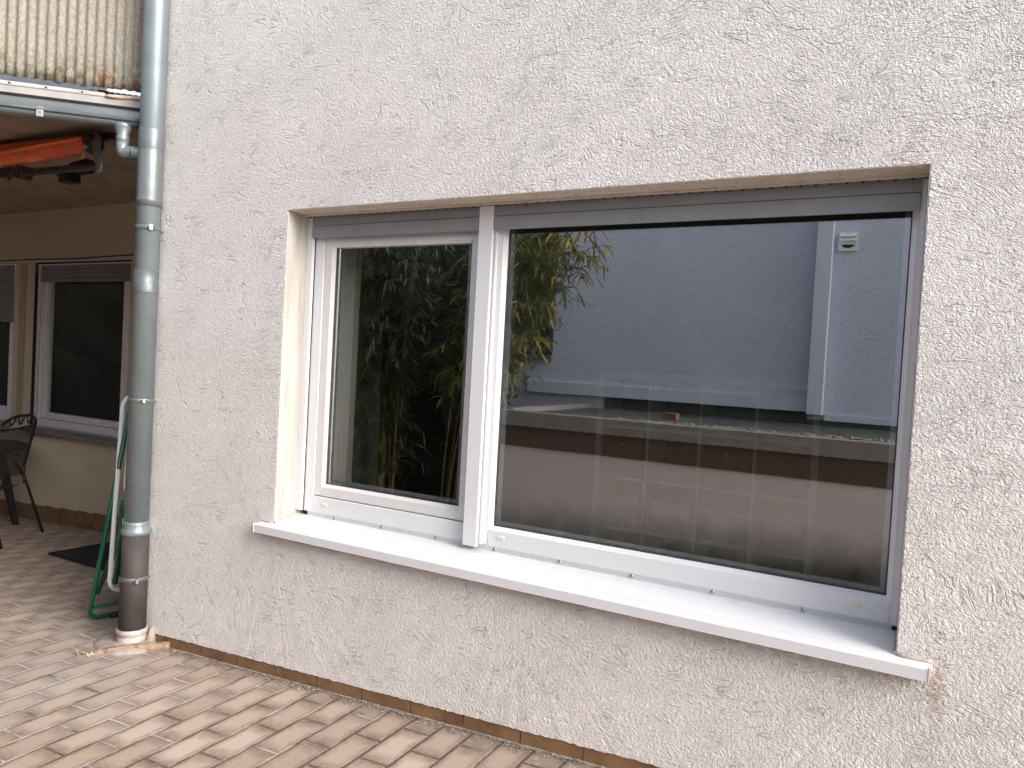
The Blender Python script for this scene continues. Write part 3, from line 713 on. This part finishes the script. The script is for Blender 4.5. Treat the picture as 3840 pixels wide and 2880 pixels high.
bm = new(); prism(bm, .225, .275, -.11, -.06, 2.66, 2.705); tag(obj('red_board', bm, simple('red_paint', (.22, .04, .03), .6), None), 'dark red board end between tarpaulin and pale slats on the balcony', 'board')
bm = new()
for i in range(8): prism(bm, .0+.028*i, .022+.028*i, -.10-.01*(i % 2), -.055, 2.66, 2.70)
tag(obj('stacked_slats', bm, simple('pale_slats', (.33, .37, .41), .5, var=.25, scale=12)), 'pale blue-grey slats stacked on the balcony next to the downpipe', 'slats')
# gutter
gut = thing('gutter', 'half-round zinc gutter running along the diagonal balcony edge into the downpipe', 'gutter', tuple(along(.5, .06, 2.53)))
bm = new(); n = 14
prof = [(.062+.045*math.cos(math.pi+math.pi*i/n), 2.526+.026*math.sin(math.pi+math.pi*i/n)) for i in range(n+1)]
for t0, t1 in ((.02, 4.0),):
    for p, q in zip(prof, prof[1:]):
        f = quad(bm, along(t0, p[0], p[1]), along(t1, p[0], p[1]), along(t1, q[0], q[1]), along(t0, q[0], q[1])); f.smooth = True
    for s in (t0,): bm.faces.new([bm.verts.new(along(s, p[0], p[1])) for p in prof])
trough = obj('trough', bm, M_zinc, gut); q = trough.modifiers.new('t', 'SOLIDIFY'); q.thickness = .0015
bm = new(); tube(bm, [along(.02, .108, 2.527), along(4.0, .108, 2.527)], .0100, 12); obj('bead', bm, simple('bead_zinc', (.075, .085, .10), .5, .1), gut)
bm = new()
pr = [(.013, 2.600), (.022, 2.590), (.026, 2.575), (.026, 2.550), (.024, 2.525)]
for p, q in zip(pr, pr[1:]):
    f = quad(bm, along(-.0, p[0], p[1]), along(4.0, p[0], p[1]), along(4.0, q[0], q[1]), along(.0, q[0], q[1])); f.smooth = True
obj('flashing', bm, M_zinc2, gut)
bm = new(); prism(bm, -.01, 4, .0105, .0135, 2.598, 2.616); obj('shadow_gap', bm, M_dark, gut)
bm = new(); prism(bm, .452, .482, .110, .1165, 2.490, 2.536); br_ = obj('bracket', bm, simple('pale_zinc', (.50, .54, .56), .4, .7), gut, .001)
bm = new(); tube(bm, [along(.467, .116, 2.512), along(.467, .1195, 2.512)], .006, 10); obj('rivet', bm, M_steel, br_)
bm = new(); c0 = along(.115, .062, 2.508)
P_ = [c0+Vector((0, 0, .006)), c0-Vector((0, 0, .012)), c0-Vector((0, 0, .050)), c0-Vector((0, 0, .056)), c0-Vector((0, 0, .080)), c0-Vector((0, 0, .086))]
tube(bm, P_, [.046, .044, .027, .031, .031, .027], 20)
obj('outlet_funnel', bm, M_zinc, gut)
bm = new(); e0 = c0-Vector((0, 0, .08)); tgt = Vector((PX-.02, PY, 2.362))
pth = bend([e0, e0-Vector((0, 0, .060)), Vector((lerp(e0.x, tgt.x, .35), lerp(e0.y, tgt.y, .35), 2.378)), tgt], .08, 8)
tube(bm, pth, .029, 18); el = obj('elbow', bm, M_zinc, gut)
bm = new(); q = pth[-3]; d_ = (tgt-q).normalized(); p0 = pth[13] if len(pth) > 13 else q
tube(bm, [q-d_*.004, q+d_*.006], .0335, 18); obj('elbow_ring', bm, M_zinc2, el)

# ------------------------------------------------------------------ awning under the ceiling
AY = .10
aw = thing('awning', 'rolled-up orange folding-arm awning hanging under the terrace ceiling', 'awning', (-2, AY, 2.52))
XA = -1.345
bm = new(); tube(bm, [(XA, AY, 2.532), (-4.4, AY, 2.532)], .047, 28); rl = obj('fabric_roll', bm, M_orange, aw)
for x in (-1.46, -1.70, -1.94, -2.18, -2.42):
    for dx in (0, .055):
        bm = new(); k = 24; q = []
        for i in range(k+1):
            th = 2*math.pi*i/k; q.append((x-dx+.018*math.sin(th+.6), AY+.0478*math.cos(th), 2.532+.0478*math.sin(th)))
        tube(bm, q, .0022, 6, False); obj('seam_cord', bm, simple('cord%d' % int(-x*100+dx*1000), (.42, .36, .28), .8), rl)
bm = new(); k = 40                       # loose flap sagging in front of the roll
gr_ = []
for i in range(k+1):
    t = i/k; x = lerp(-1.36, -3.6, t); sag = math.sin(math.pi*min(1, t*1.15))
    zt_ = 2.560+.030*min(1, t*2.4); d0 = .020+.036*min(1, t*3.0)
    gr_.append([bm.verts.new((x, AY-.045-.030*v*v-.02*sag, zt_+.012-d0*v-.004*sag)) for v in (0, .35, .7, 1.0)]+[bm.verts.new((x, AY-.02, zt_+.012-d0))])
for u, v in zip(gr_, gr_[1:]):
    for j in range(4): f = bm.faces.new([u[j], v[j], v[j+1], u[j+1]]); f.smooth = True
fl = obj('valance', bm, simple('orange_valance', (.95, .22, .07), .8, var=.08, scale=6), aw); q = fl.modifiers.new('t', 'SOLIDIFY'); q.thickness = .003
bm = new(); tube(bm, [(XA+.045, AY, 2.536), (XA+.030, AY, 2.536), (XA, AY, 2.534), (XA-.012, AY, 2.534)], [.03, .052, .054, .050], 20)
tube(bm, [(XA+.05, AY-.03, 2.575), (XA+.05, AY+.03, 2.575)], .018, 10)
obj('end_plate', bm, M_brownmetal, aw)
bm = new(); tube(bm, [(XA+.035, AY-.055, 2.515), (XA+.035, AY-.058, 2.490)], .014, 12); tube(bm, [(XA+.035, AY-.058, 2.492), (XA+.02, AY-.062, 2.435)], .0075, 10)
obj('crank_eye', bm, simple('pale_metal', (.40, .41, .40), .4, .5), aw)
bm = new()                                # cast bracket: tapered arm plate
for (p, q, r0, r1) in (((XA+.115, AY-.05, 2.540), (XA+.165, AY-.05, 2.372), .034, .028),):
    tube(bm, [Vector(p)+Vector((-.01, 0, .03)), Vector(p), Vector(p).lerp(Vector(q), .5), Vector(q), Vector(q)+Vector((.006, 0, -.022))], [.018, .036, .028, .030, .014], 16)
for v in bm.verts: v.co.y = AY-.05+(v.co.y-AY+.05)*.55
cb = obj('cast_bracket', bm, M_awnmetal, aw)
bm = new(); tube(bm, [(XA+.112, AY-.075, 2.545), (XA+.112, AY-.050, 2.545)], .019, 16); obj('pivot', bm, M_dark, cb)
bm = new(); tube(bm, [(XA+.14, AY-.03, 2.392), (XA-.18, AY-.02, 2.405), (-2.02, AY-.01, 2.425)], [.021, .022, .023], 14)
obj('front_arm', bm, M_brownmetal, aw)
bm = new(); tube(bm, [(-2.02, AY-.04, 2.425), (-2.02, AY+.03, 2.425)], .042, 18); tube(bm, [(-2.10, AY-.05, 2.432), (-2.10, AY+.03, 2.432)], .028, 14)
box(bm, -2.22, -2.08, AY-.04, AY+.0, 2.405, 2.460); tube(bm, [(-2.15, AY-.02, 2.41), (-2.15, AY-.02, 2.385)], .010, 8)
obj('elbow_joint', bm, M_brownmetal, aw, .003)
bm = new(); tube(bm, [(-2.2, AY, 2.44), (-4.3, AY+.02, 2.45)], .024, 12); obj('rear_arm', bm, M_brownmetal, aw)
bm = new(); vs = [bm.verts.new((x, y, z)) for y in (AY+.06, AY+.11) for x, z in ((-1.50, 2.485), (-1.50, 2.410), (-1.80, 2.405), (-1.66, 2.47))]
bm.faces.new(vs[:4]); bm.faces.new(vs[4:]); 
for i in range(4): bm.faces.new([vs[i], vs[(i+1) % 4], vs[4+(i+1) % 4], vs[4+i]])
box(bm, -1.66, -1.56, AY+.0, AY+.07, 2.345, 2.395)
obj('wall_console', bm, M_black, aw)
bm = new(); box(bm, -4.4, -1.30, AY+.075, AY+.105, 2.585, 2.62); obj('carrier_bar', bm, M_brownmetal, aw)

# ------------------------------------------------------------------ folded chairs behind the downpipe
def lounge(name, mat, label, path, extra):
    t = thing(name, label, 'folding chair', tuple(path[1]), 'folded garden chairs behind the downpipe')
    bm = new(); tube(bm, bend(path, .07, 7), .0125, 12); obj('frame', bm, mat, t)
    for nm, pts, r, m_ in extra:
        bm = new(); tube(bm, bend(pts, .05, 6) if len(pts) > 2 else pts, r, 10); obj(nm, bm, m_, t)
    return t
gz = lambda x: G(x)+.0125
lounge('folding_chair', M_green, 'dark green folding chair frame leaning folded behind the downpipe foot',
    [(-.82, .035, 1.06), (-1.11, .035, gz(-1.11)), (-1.02, .62, gz(-1.0)), (-.78, .60, 1.06)],
    [('cross_bar', [(-1.075, .045, gz(-1.1)+.075), (-1.0, .60, gz(-1)+.075)], .011, M_green),
     ('leg', [(-1.06, .05, .05), (-.86, .12, .62), (-.80, .58, .62)], .012, M_green),
     ('leg', [(-.865, .022, .15), (-.850, .046, .60), (-.80, .50, .60)], .013, M_green),
     ('hinge', [(-.862, .040, .50), (-.852, .046, .59)], .016, M_green),
     ('foot_cap', [(-1.07, .14, gz(-1.07)), (-1.06, .19, gz(-1.06))], .015, M_black)])
lounge('folding_chair', M_white_l, 'white tubular folding chair frame leaning folded in front of the green one',
    [(-.70, .32, 1.14), (-.872, .034, 1.152), (-.935, .036, .092), (-.80, .42, .075)],
    [('leg', [(-.845, .060, 1.06), (-.866, .058, .625), (-.76, .30, .60)], .010, M_white_l),
     ('leg', [(-.925, .050, .165), (-.835, .045, .50)], .011, M_white_l),
     ('foot_cap', [(-.930, .049, .135), (-.925, .050, .165)], .014, M_black),
     ('clip', [(-.845, .060, 1.06), (-.843, .060, 1.10)], .015, M_black)])

# ------------------------------------------------------------------ mesh chair, table, door mat
def chair():
    t = thing('garden_chair', 'black metal garden chair with mesh back on the covered terrace', 'chair', (-3.57, .99, G(-3.57)))
    F1 = Vector((-3.751, 1.243, 0)); F2 = Vector((-3.384, .732, 0)); ax = (F1-F2).normalized(); f = Vector((-.81, -.587, 0)); mid = (F1+F2)/2; g0 = G(-3.57)
    def Q(a, d, z): p = mid+ax*a+f*d; return Vector((p.x, p.y, z))
    W = .315
    def tb(nm, pts, r, rad=.05): 
        bm = new(); tube(bm, bend(pts, rad, 7) if len(pts) > 2 else pts, r, 10); return obj(nm, bm, M_blackmetal, t)
    tb('leg', [Q(W, 0, G(-3.75)+.004), Q(W-.03, .15, .235), Q(W-.05, .22, .36)], .012)
    tb('leg', [Q(-W, 0, G(-3.38)+.004), Q(-W+.03, .15, .235), Q(-W+.05, .22, .36)], .012)
    tb('leg', [Q(W-.02, .62, G(-4.2)+.004), Q(W-.05, .50, .18)], .012); tb('leg', [Q(-W+.02, .62, G(-3.9)+.004), Q(-W+.05, .50, .18)], .012)
    bf = tb('back_frame', [Q(.19, .10, .20), Q(.27, .155, .30), Q(.27, .06, .73), Q(.13, .035, .785), Q(-.13, .035, .785), Q(-.27, .06, .73), Q(-.27, .155, .30), Q(-.19, .10, .20)], .012, .07)
    tb('back_rail', [Q(.262, .068, .685), Q(0, .070, .675), Q(-.262, .068, .685)], .008, .1)
    for a in (-.13, 0, .13):
        tb('ornament', [Q(a-.045, .045, .768), Q(a, .055, .700), Q(a+.045, .045, .768)], .006, .03)
    tb('arm', [Q(.25, .18, .42), Q(.29, .42, .45), Q(.29, .52, .38), Q(.27, .50, .15)], .011); tb('arm', [Q(-.25, .18, .42), Q(-.29, .42, .45), Q(-.29, .52, .38), Q(-.27, .50, .15)], .011)
    mm = D.materials.new('expanded_metal_mesh'); mm.use_nodes = True; nt_ = mm.node_tree; b = nt_.nodes['Principled BSDF']; b.inputs['Base Color'].default_value = (.03, .028, .028, 1)
    tc = nt_.nodes.new('ShaderNodeTexCoord'); vo = nt_.nodes.new('ShaderNodeTexVoronoi'); vo.inputs['Scale'].default_value = 170; vo.inputs['Randomness'].default_value = .15; nt_.links.new(tc.outputs['Object'], vo.inputs['Vector'])
    th = nt_.nodes.new('ShaderNodeMath'); th.operation = 'GREATER_THAN'; th.inputs[1].default_value = .40; nt_.links.new(vo.outputs['Distance'], th.inputs[0]); nt_.links.new(th.outputs[0], b.inputs['Alpha'])
    bm = new(); k = 10
    rows_ = [[bm.verts.new(Q(lerp(-.262, .262, i/k), .068+.09*(1-j/8), lerp(.25, .678, j/8)+.02*(1-j/8)*math.cos((i/k-.5)*3))) for i in range(k+1)] for j in range(9)]
    for u, v in zip(rows_, rows_[1:]):
        for i in range(k): bm.faces.new([u[i], u[i+1], v[i+1], v[i]])
    obj('back_mesh', bm, mm, t)
    bm = new(); vs = [bm.verts.new(Q(a, d, z)) for a, d, z in ((-.25, .16, .165), (.25, .16, .165), (.25, .60, .185), (-.25, .60, .185))]; bm.faces.new(vs); obj('seat', bm, mm, t)
chair()
tb_ = thing('garden_table', 'black plastic garden table behind the mesh chair', 'table', (-4.9, 1.0, G(-4.9)))
bm = new(); n = 40; cx_, cy_ = -4.63, .95
lathe(bm, [(.52, .405), (.55, .415), (.55, .432), (.54, .438), (.05, .44)], cx_, cy_, n); obj('table_top', bm, M_black, tb_)
for sx, sy in ((1, 1), (1, -1), (-1, 1), (-1, -1)):
    bm = new(); x, y = cx_+.31*sx, cy_+.37*sy; xt, yt = cx_+.22*sx, cy_+.25*sy
    a0 = [(x-.028, y-.018), (x+.028, y-.018), (x+.028, y+.018), (x-.028, y+.018)]; a1 = [(xt-.045, yt-.03), (xt+.045, yt-.03), (xt+.045, yt+.03), (xt-.045, yt+.03)]
    A = [bm.verts.new((p[0], p[1], G(p[0])+.002)) for p in a0]; B = [bm.verts.new((p[0], p[1], .41)) for p in a1]
    for i in range(4): bm.faces.new([A[i], A[(i+1) % 4], B[(i+1) % 4], B[i]])
    bm.faces.new(A); bm.faces.new(B); obj('leg', bm, M_black, tb_, .004)
bm = new(); po = [(-2.89, .813), (-1.80, .705), (-1.74, 1.30), (-2.83, 1.42)]
A = [bm.verts.new((x, y, G(x)+.003)) for x, y in po]; B = [bm.verts.new((x, y, G(x)+.011)) for x, y in po]
bm.faces.new(A); bm.faces.new(B)
for i in range(4): bm.faces.new([A[i], A[(i+1) % 4], B[(i+1) % 4], B[i]])
dm = thing('door_mat', 'black rubber door mat on the terrace tiles behind the folded chairs', 'door mat', (-2.3, 1.0, G(-2.3)))
obj('mat', bm, M_mat, dm, .003)
for k, (i, j) in enumerate(((0, 1), (1, 2), (2, 3), (3, 0))):      # raised rim of the mat
    bm = new(); p, q = po[i], po[j]; tube(bm, [(p[0], p[1], G(p[0])+.011), (q[0], q[1], G(q[0])+.011)], .006, 8); obj('rim', bm, M_mat, dm)

# ------------------------------------------------------------------ across the yard (what the panes mirror)
OY = -5.2
opp = thing('opposite_house', 'pale blue-grey plastered house across the yard, mirrored in the right pane', 'house', (0, OY, 0))
bm = new()
ox0, ox1, oz0, oz1 = -3.7, -1.01, 1.563, 3.3
def P5(x0, x1, z0, z1, y=OY): quad(bm, (x0, y, z0), (x1, y, z0), (x1, y, z1), (x0, y, z1))
P5(ox1, 9, 1.10, 3.7); P5(-9, ox0, -1, 3.7); P5(ox0, ox1, oz1, 3.7); P5(ox0, ox1, -1, oz0); P5(ox1, 9, -1, 1.10)
quad(bm, (9, OY, -1), (9, OY-8, -1), (9, OY-8, 3.7), (9, OY, 3.7)); quad(bm, (-9, OY, -1), (-9, OY-8, -1), (-9, OY-8, 3.7), (-9, OY, 3.7))
quad(bm, (-9, OY, 3.7), (9, OY, 3.7), (9, OY-8, 3.7), (-9, OY-8, 3.7))
obj('wall', bm, M_stucco_far, opp)
M_offwhite = simple('far_white_panel', (.60, .65, .74), .5, var=.05, scale=3)
bm = new(); box(bm, -1.30, 1.885, OY, OY+.05, 1.104, 1.242); obj('base_panel', bm, M_offwhite, opp, .003)
bm = new(); box(bm, 1.885, 2.030, OY+.001, OY+.14, 1.085, 3.7); obj('cable_duct', bm, M_offwhite, opp, .004)
bm = new(); box(bm, 2.045, 9, OY, OY+.03, 1.03, 1.09); obj('base_strip', bm, M_offwhite, opp)
bm = new(); box(bm, -.3, 9, OY+.001, OY+.02, .98, 1.03); box(bm, -.3, 1.885, OY+.001, OY+.012, 1.03, 1.104); obj('shaded_recess', bm, simple('shaded_mortar', (.05, .06, .05), .8), opp)  # dark strips painting the shadow gap over the mortar base
bm = new(); ring(bm, ox0+.02, ox1-.02, oz0+.02, oz1-.02, .07, OY-.12, OY-.06); fr_ = obj('window', bm, simple('dark_frame', (.10, .10, .11), .4), opp)
bm = new(); quad(bm, (ox0, OY-.14, oz0), (ox1, OY-.14, oz0), (ox1, OY-.14, oz1), (ox0, OY-.14, oz1)); obj('pane', bm, M_dark, fr_)
bm = new(); box(bm, ox0-.03, ox1+.0, OY-.1, OY+.05, oz0-.06, oz0); obj('sill', bm, simple('dark_zinc_sill', (.16, .17, .20), .4, .3), fr_)
vt = thing('vent_grille', 'white square louvred wall vent beside the vertical duct, mirrored in the right pane', 'vent', (2.16, OY, 2.81))
bm = new(); box(bm, 2.072, 2.246, OY+.002, OY+.03, 2.722, 2.902); obj('frame', bm, simple('vent_white', (.74, .78, .75), .5), vt, .004)
bm = new()
for z in (2.878, 2.838):
    vs = [bm.verts.new(q) for q in ((2.082, OY+.03, z+.02), (2.236, OY+.03, z+.02), (2.236, OY+.055, z-.018), (2.082, OY+.055, z-.018))]; bm.faces.new(vs)
    vs = [bm.verts.new(q) for q in ((2.082, OY+.055, z-.018), (2.236, OY+.055, z-.018), (2.236, OY+.03, z-.020), (2.082, OY+.03, z-.020))]; bm.faces.new(vs)
obj('louvre', bm, simple('louvre_white', (.74, .80, .78), .5), vt)
bm = new(); k = 14; vs = [bm.verts.new((2.159+.058*math.cos(math.pi+math.pi*i/k), OY+.0315, 2.782+.034*math.sin(math.pi+math.pi*i/k))) for i in range(k+1)]; bm.faces.new(vs)
obj('opening', bm, M_dark, vt)
# low flat-roofed garage
gar = thing('garage', 'low flat-roofed outbuilding with brown fascia band across the patio, mirrored in the window', 'outbuilding', (2, -4.2, 0))
def gwall():
    a = N('garage_plaster'); X, Y, Z = a.sep(a.co)
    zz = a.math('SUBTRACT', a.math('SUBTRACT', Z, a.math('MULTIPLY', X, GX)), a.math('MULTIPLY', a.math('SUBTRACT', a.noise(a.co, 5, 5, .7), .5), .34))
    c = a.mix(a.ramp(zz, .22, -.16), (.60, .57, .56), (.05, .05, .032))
    c = a.mix(a.math('MULTIPLY', a.ramp(a.noise(a.co, 3, 3), .4, .7),   .2), c, (.42, .39, .37)); a.bump(a.noise(a.co, 120, 3), .4, .003); return a.done(c, .9)
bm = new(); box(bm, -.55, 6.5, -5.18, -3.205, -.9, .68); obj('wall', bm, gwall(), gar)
bm = new(); box(bm, -.56, 6.5, -5.18, -3.19, .675, .868); obj('fascia', bm, simple('brown_fascia', (.085, .055, .042), .6, var=.1), gar)
bm = new(); box(bm, -.60, 6.5, -3.20-.10, -3.15, .866, 1.000); box(bm, -.60, -.48, -5.19, -3.30, .868, 1.010); obj('coping', bm, simple('grey_coping', (.21, .20, .18), .8, var=.1, scale=5), gar, .004)
bm = new(); quad(bm, (-.5, -5.19, .965), (6.5, -5.19, .965), (6.5, -3.28, .965), (-.5, -3.28, .965)); obj('roof', bm, simple('roof_felt', (.07, .085, .075), .8, var=.3, scale=3, bump=.4, bscale=40), gar)
bm = new(); random.seed(3)
for i in range(2600):
    x = random.uniform(.5, 6.2); y = random.uniform(-3.62, -3.31)-.0*x; 
    if y < -3.42-.07*min(3, x)*random.random(): continue
    s = random.uniform(.006, .017); bmesh.ops.create_icosphere(bm, subdivisions=1, radius=s, matrix=Matrix.Translation((x, y, .972+s*.5+random.random()*.022)) @ Matrix.Rotation(random.random()*3, 4, 'X') @ Matrix.Diagonal((random.uniform(.7, 1.3), random.uniform(.7, 1.2), random.uniform(.5, .9), 1)))
gvl = obj('roof_gravel', bm, simple('gravel', (.34, .31, .24), .9, var=.3, scale=60, col2=(.10, .085, .03))); gvl['kind'] = 'stuff'
br = thing('brick', 'orange-red brick lying on the flat roof of the outbuilding', 'brick', (.95, -4.3, .97))
bm = new(); box(bm, .66, .80, -4.4, -4.28, .966, 1.030); obj('body', bm, simple('brick_red', (.24, .095, .055), .8), br, .003)
bm = new(); box(bm, .67, .79, -4.39, -4.29, .934, .966); obj('base', bm, simple('brick_pale', (.30, .16, .09), .8), br)
# bamboo
LEAFM = [simple('bamboo_leaf_green', (.15, .17, .03), .45, var=.3, scale=6), simple('bamboo_leaf_dark', (.055, .085, .02), .45, var=.2, scale=6), simple('bamboo_leaf_yellow', (.30, .24, .05), .5, var=.2, scale=6)]
M_culm = simple('bamboo_culm', (.17, .12, .035), .4, var=.2, scale=10)
for mm in LEAFM:
    b = mm.node_tree.nodes['Principled BSDF']; t = mm.node_tree; tr = t.nodes.new('ShaderNodeBsdfTranslucent'); mx = t.nodes.new('ShaderNodeMixShader'); mx.inputs[0].default_value = .3
    lk = [l for l in t.links if l.to_socket == b.inputs['Base Color']][0]; t.links.new(lk.from_socket, tr.inputs[0])
    t.links.new(b.outputs[0], mx.inputs[1]); t.links.new(tr.outputs[0], mx.inputs[2]); t.links.new(mx.outputs[0], t.nodes['Material Output'].inputs[0])
def leaf(bm, p, d, L, w, mi):
    d = d.normalized(); s = d.cross(Vector((0, 0, 1))); s = s.normalized() if s.length > .01 else Vector((1, 0, 0)); s = (s*math.cos(.0)+s.cross(d)*random.uniform(-.8, .8)).normalized()
    pts = []; q = p.copy(); dd = d.copy()
    for k in range(5):
        ww = (0.35, 1, .95, .6, .02)[k]*w; pts.append((bm.verts.new(q-s*ww), bm.verts.new(q+s*ww))); q = q+dd*L/4; dd = (dd+Vector((0, 0, -.22))).normalized()
    for u, v in zip(pts, pts[1:]): f = bm.faces.new([u[0], u[1], v[1], v[0]]); f.material_index = mi; f.smooth = True
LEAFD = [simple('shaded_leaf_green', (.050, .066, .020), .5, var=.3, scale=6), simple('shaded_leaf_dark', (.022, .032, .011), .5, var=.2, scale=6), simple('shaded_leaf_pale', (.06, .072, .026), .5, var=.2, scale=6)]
def bamboo(label, cx, cy, n_culm, lean, h, leaves, seed, spread=.35, zmin=.2, yel=.03, mats=None):
    random.seed(seed); t = thing('bamboo', label, 'bamboo', (cx, cy, G(cx, cy) if cy > -3.2 else -.4), 'bamboo clumps along the far side of the yard')
    culms = []
    for c in range(n_culm):
        a = random.uniform(0, 6.28); r = random.uniform(0, .22); bx = cx+math.cos(a)*r; by = cy+math.sin(a)*r*.6
        ld = Vector((lean[0]+random.uniform(-spread, spread), lean[1]+random.uniform(-spread, spread)*.5, 0)); hh = h*random.uniform(.75, 1.05)
        pts = [Vector((bx, by, -.45))+ld*(k/10)**2.2*hh*.45+Vector((0, 0, (hh+.45)*(k/10-.10*(k/10)**3))) for k in range(11)]
        bm = new(); tube(bm, pts, [lerp(.011, .003, k/10) for k in range(11)], 7); obj('culm', bm, M_culm, t); culms.append(pts)
    bm = new()
    for i in range(leaves//6):
        pts = random.choice(culms); k = random.uniform(1.6, 10) if random.random() < .3 else random.uniform(4.0, 10); k0 = min(int(k), 9); b0 = pts[k0].lerp(pts[k0+1], min(1, k-k0))
        if b0.z < zmin: continue
        tw = Vector((random.gauss(0, 1), random.gauss(0, 1), random.uniform(-.5, .8))).normalized(); ln = random.uniform(.08, .42); tip = b0+tw*ln+Vector((0, 0, -ln*ln*.8))
        if tip.y < -5.0: tip.y = -5.0
        tube(bm, [b0, b0.lerp(tip, .5)+Vector((0, 0, .02)), tip], [.0022, .0016, .001], 4, False)
        yy = random.random() < yel
        for q in range(random.randint(4, 8)):
            dd = (tw*.6+Vector((random.gauss(0, .6), random.gauss(0, .6), random.uniform(-1.1, .25)))); s = random.uniform(.4, 1.05)
            leaf(bm, b0.lerp(tip, s), dd, random.uniform(.10, .19), random.uniform(.006, .0105), 2 if (yy and random.random() < .7) else random.choice((0, 0, 1)))
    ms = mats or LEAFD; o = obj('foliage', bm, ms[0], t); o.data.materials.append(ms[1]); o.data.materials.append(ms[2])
    return t
bamboo('arching bamboo with yellowed leaf tips hanging before the blue-grey wall, nearest the vertical duct', -1.15, -3.45, 12, (.62, .12), 3.0, 9500, 11, .34, 1.25, .38, LEAFM)
bamboo('dense dark bamboo clump next to the arching yellow-tipped one', -2.0, -3.3, 14, (.05, .1), 3.6, 7000, 12)
bamboo('dense bamboo clump in the middle of the far hedge of bamboo', -2.9, -3.5, 14, (0, .1), 3.6, 7000, 13)
bamboo('tall bamboo clump at the outer left of the bamboo hedge', -4.1, -3.3, 13, (-.05, .05), 3.7, 6500, 14)
bamboo('bamboo clump standing before the terrace end, farthest from the white house', -5.6, -3.1, 12, (0, .05), 3.6, 5500, 15)
M_hcore = simple('hedge_core_shade', (.012, .012, .008), .9)  # near-black core colour stands in for the shade between the leaves
M_hedge = simple('hedge_leaf', (.035, .052, .018), .55, var=.3, scale=5)
def hedge(label, x0, x1, y0, y1, z1, n_, seed):
    random.seed(seed); bm = new(); nx = max(2, int((x1-x0)/.25)); ny = max(2, int((y1-y0)/.25)); nz = 14
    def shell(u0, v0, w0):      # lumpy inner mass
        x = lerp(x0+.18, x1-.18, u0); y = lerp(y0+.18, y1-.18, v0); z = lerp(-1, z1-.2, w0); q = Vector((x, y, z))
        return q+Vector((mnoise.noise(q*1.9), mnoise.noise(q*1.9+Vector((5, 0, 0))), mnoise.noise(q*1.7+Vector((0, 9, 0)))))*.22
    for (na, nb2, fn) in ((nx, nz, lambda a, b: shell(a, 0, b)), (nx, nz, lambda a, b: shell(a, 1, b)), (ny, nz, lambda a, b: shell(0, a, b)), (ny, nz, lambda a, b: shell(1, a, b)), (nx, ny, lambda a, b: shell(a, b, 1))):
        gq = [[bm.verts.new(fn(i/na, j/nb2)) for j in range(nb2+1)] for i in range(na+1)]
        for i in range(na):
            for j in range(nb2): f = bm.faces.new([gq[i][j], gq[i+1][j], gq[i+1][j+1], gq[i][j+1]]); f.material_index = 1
    for i in range(n_):
        f = random.random(); x = random.uniform(x0, x1); y = random.uniform(y0, y1); z = random.uniform(-.6, z1)
        k = random.randint(0, 4)
        if k < 2: y = (y0, y1)[k]+random.gauss(0, .10)
        elif k < 4: x = (x0, x1)[k-2]+random.gauss(0, .10)
        else: z = z1+random.gauss(-.05, .12)
        z += .2*mnoise.noise((x*1.5, y*1.5, 0)); s_ = random.uniform(.022, .045)
        d = Vector((random.gauss(0, 1), random.gauss(0, 1), random.gauss(0, .8))).normalized()*s_; e_ = d.orthogonal().normalized()*s_*.5
        p = Vector((x, y, z)); quad(bm, p-d, p-e_, p+d, p+e_)
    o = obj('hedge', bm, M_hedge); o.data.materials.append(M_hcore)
    return tag(o, label, 'hedge')
hedge('dark evergreen hedge growing behind the bamboo clumps', -8.0, -1.35, -4.7, -3.95, 2.6, 16000, 5)
hedge('tall dark hedge closing off the far left end of the terrace', -9.4, -8.6, -6, 1.6, 3.4, 14000, 9)
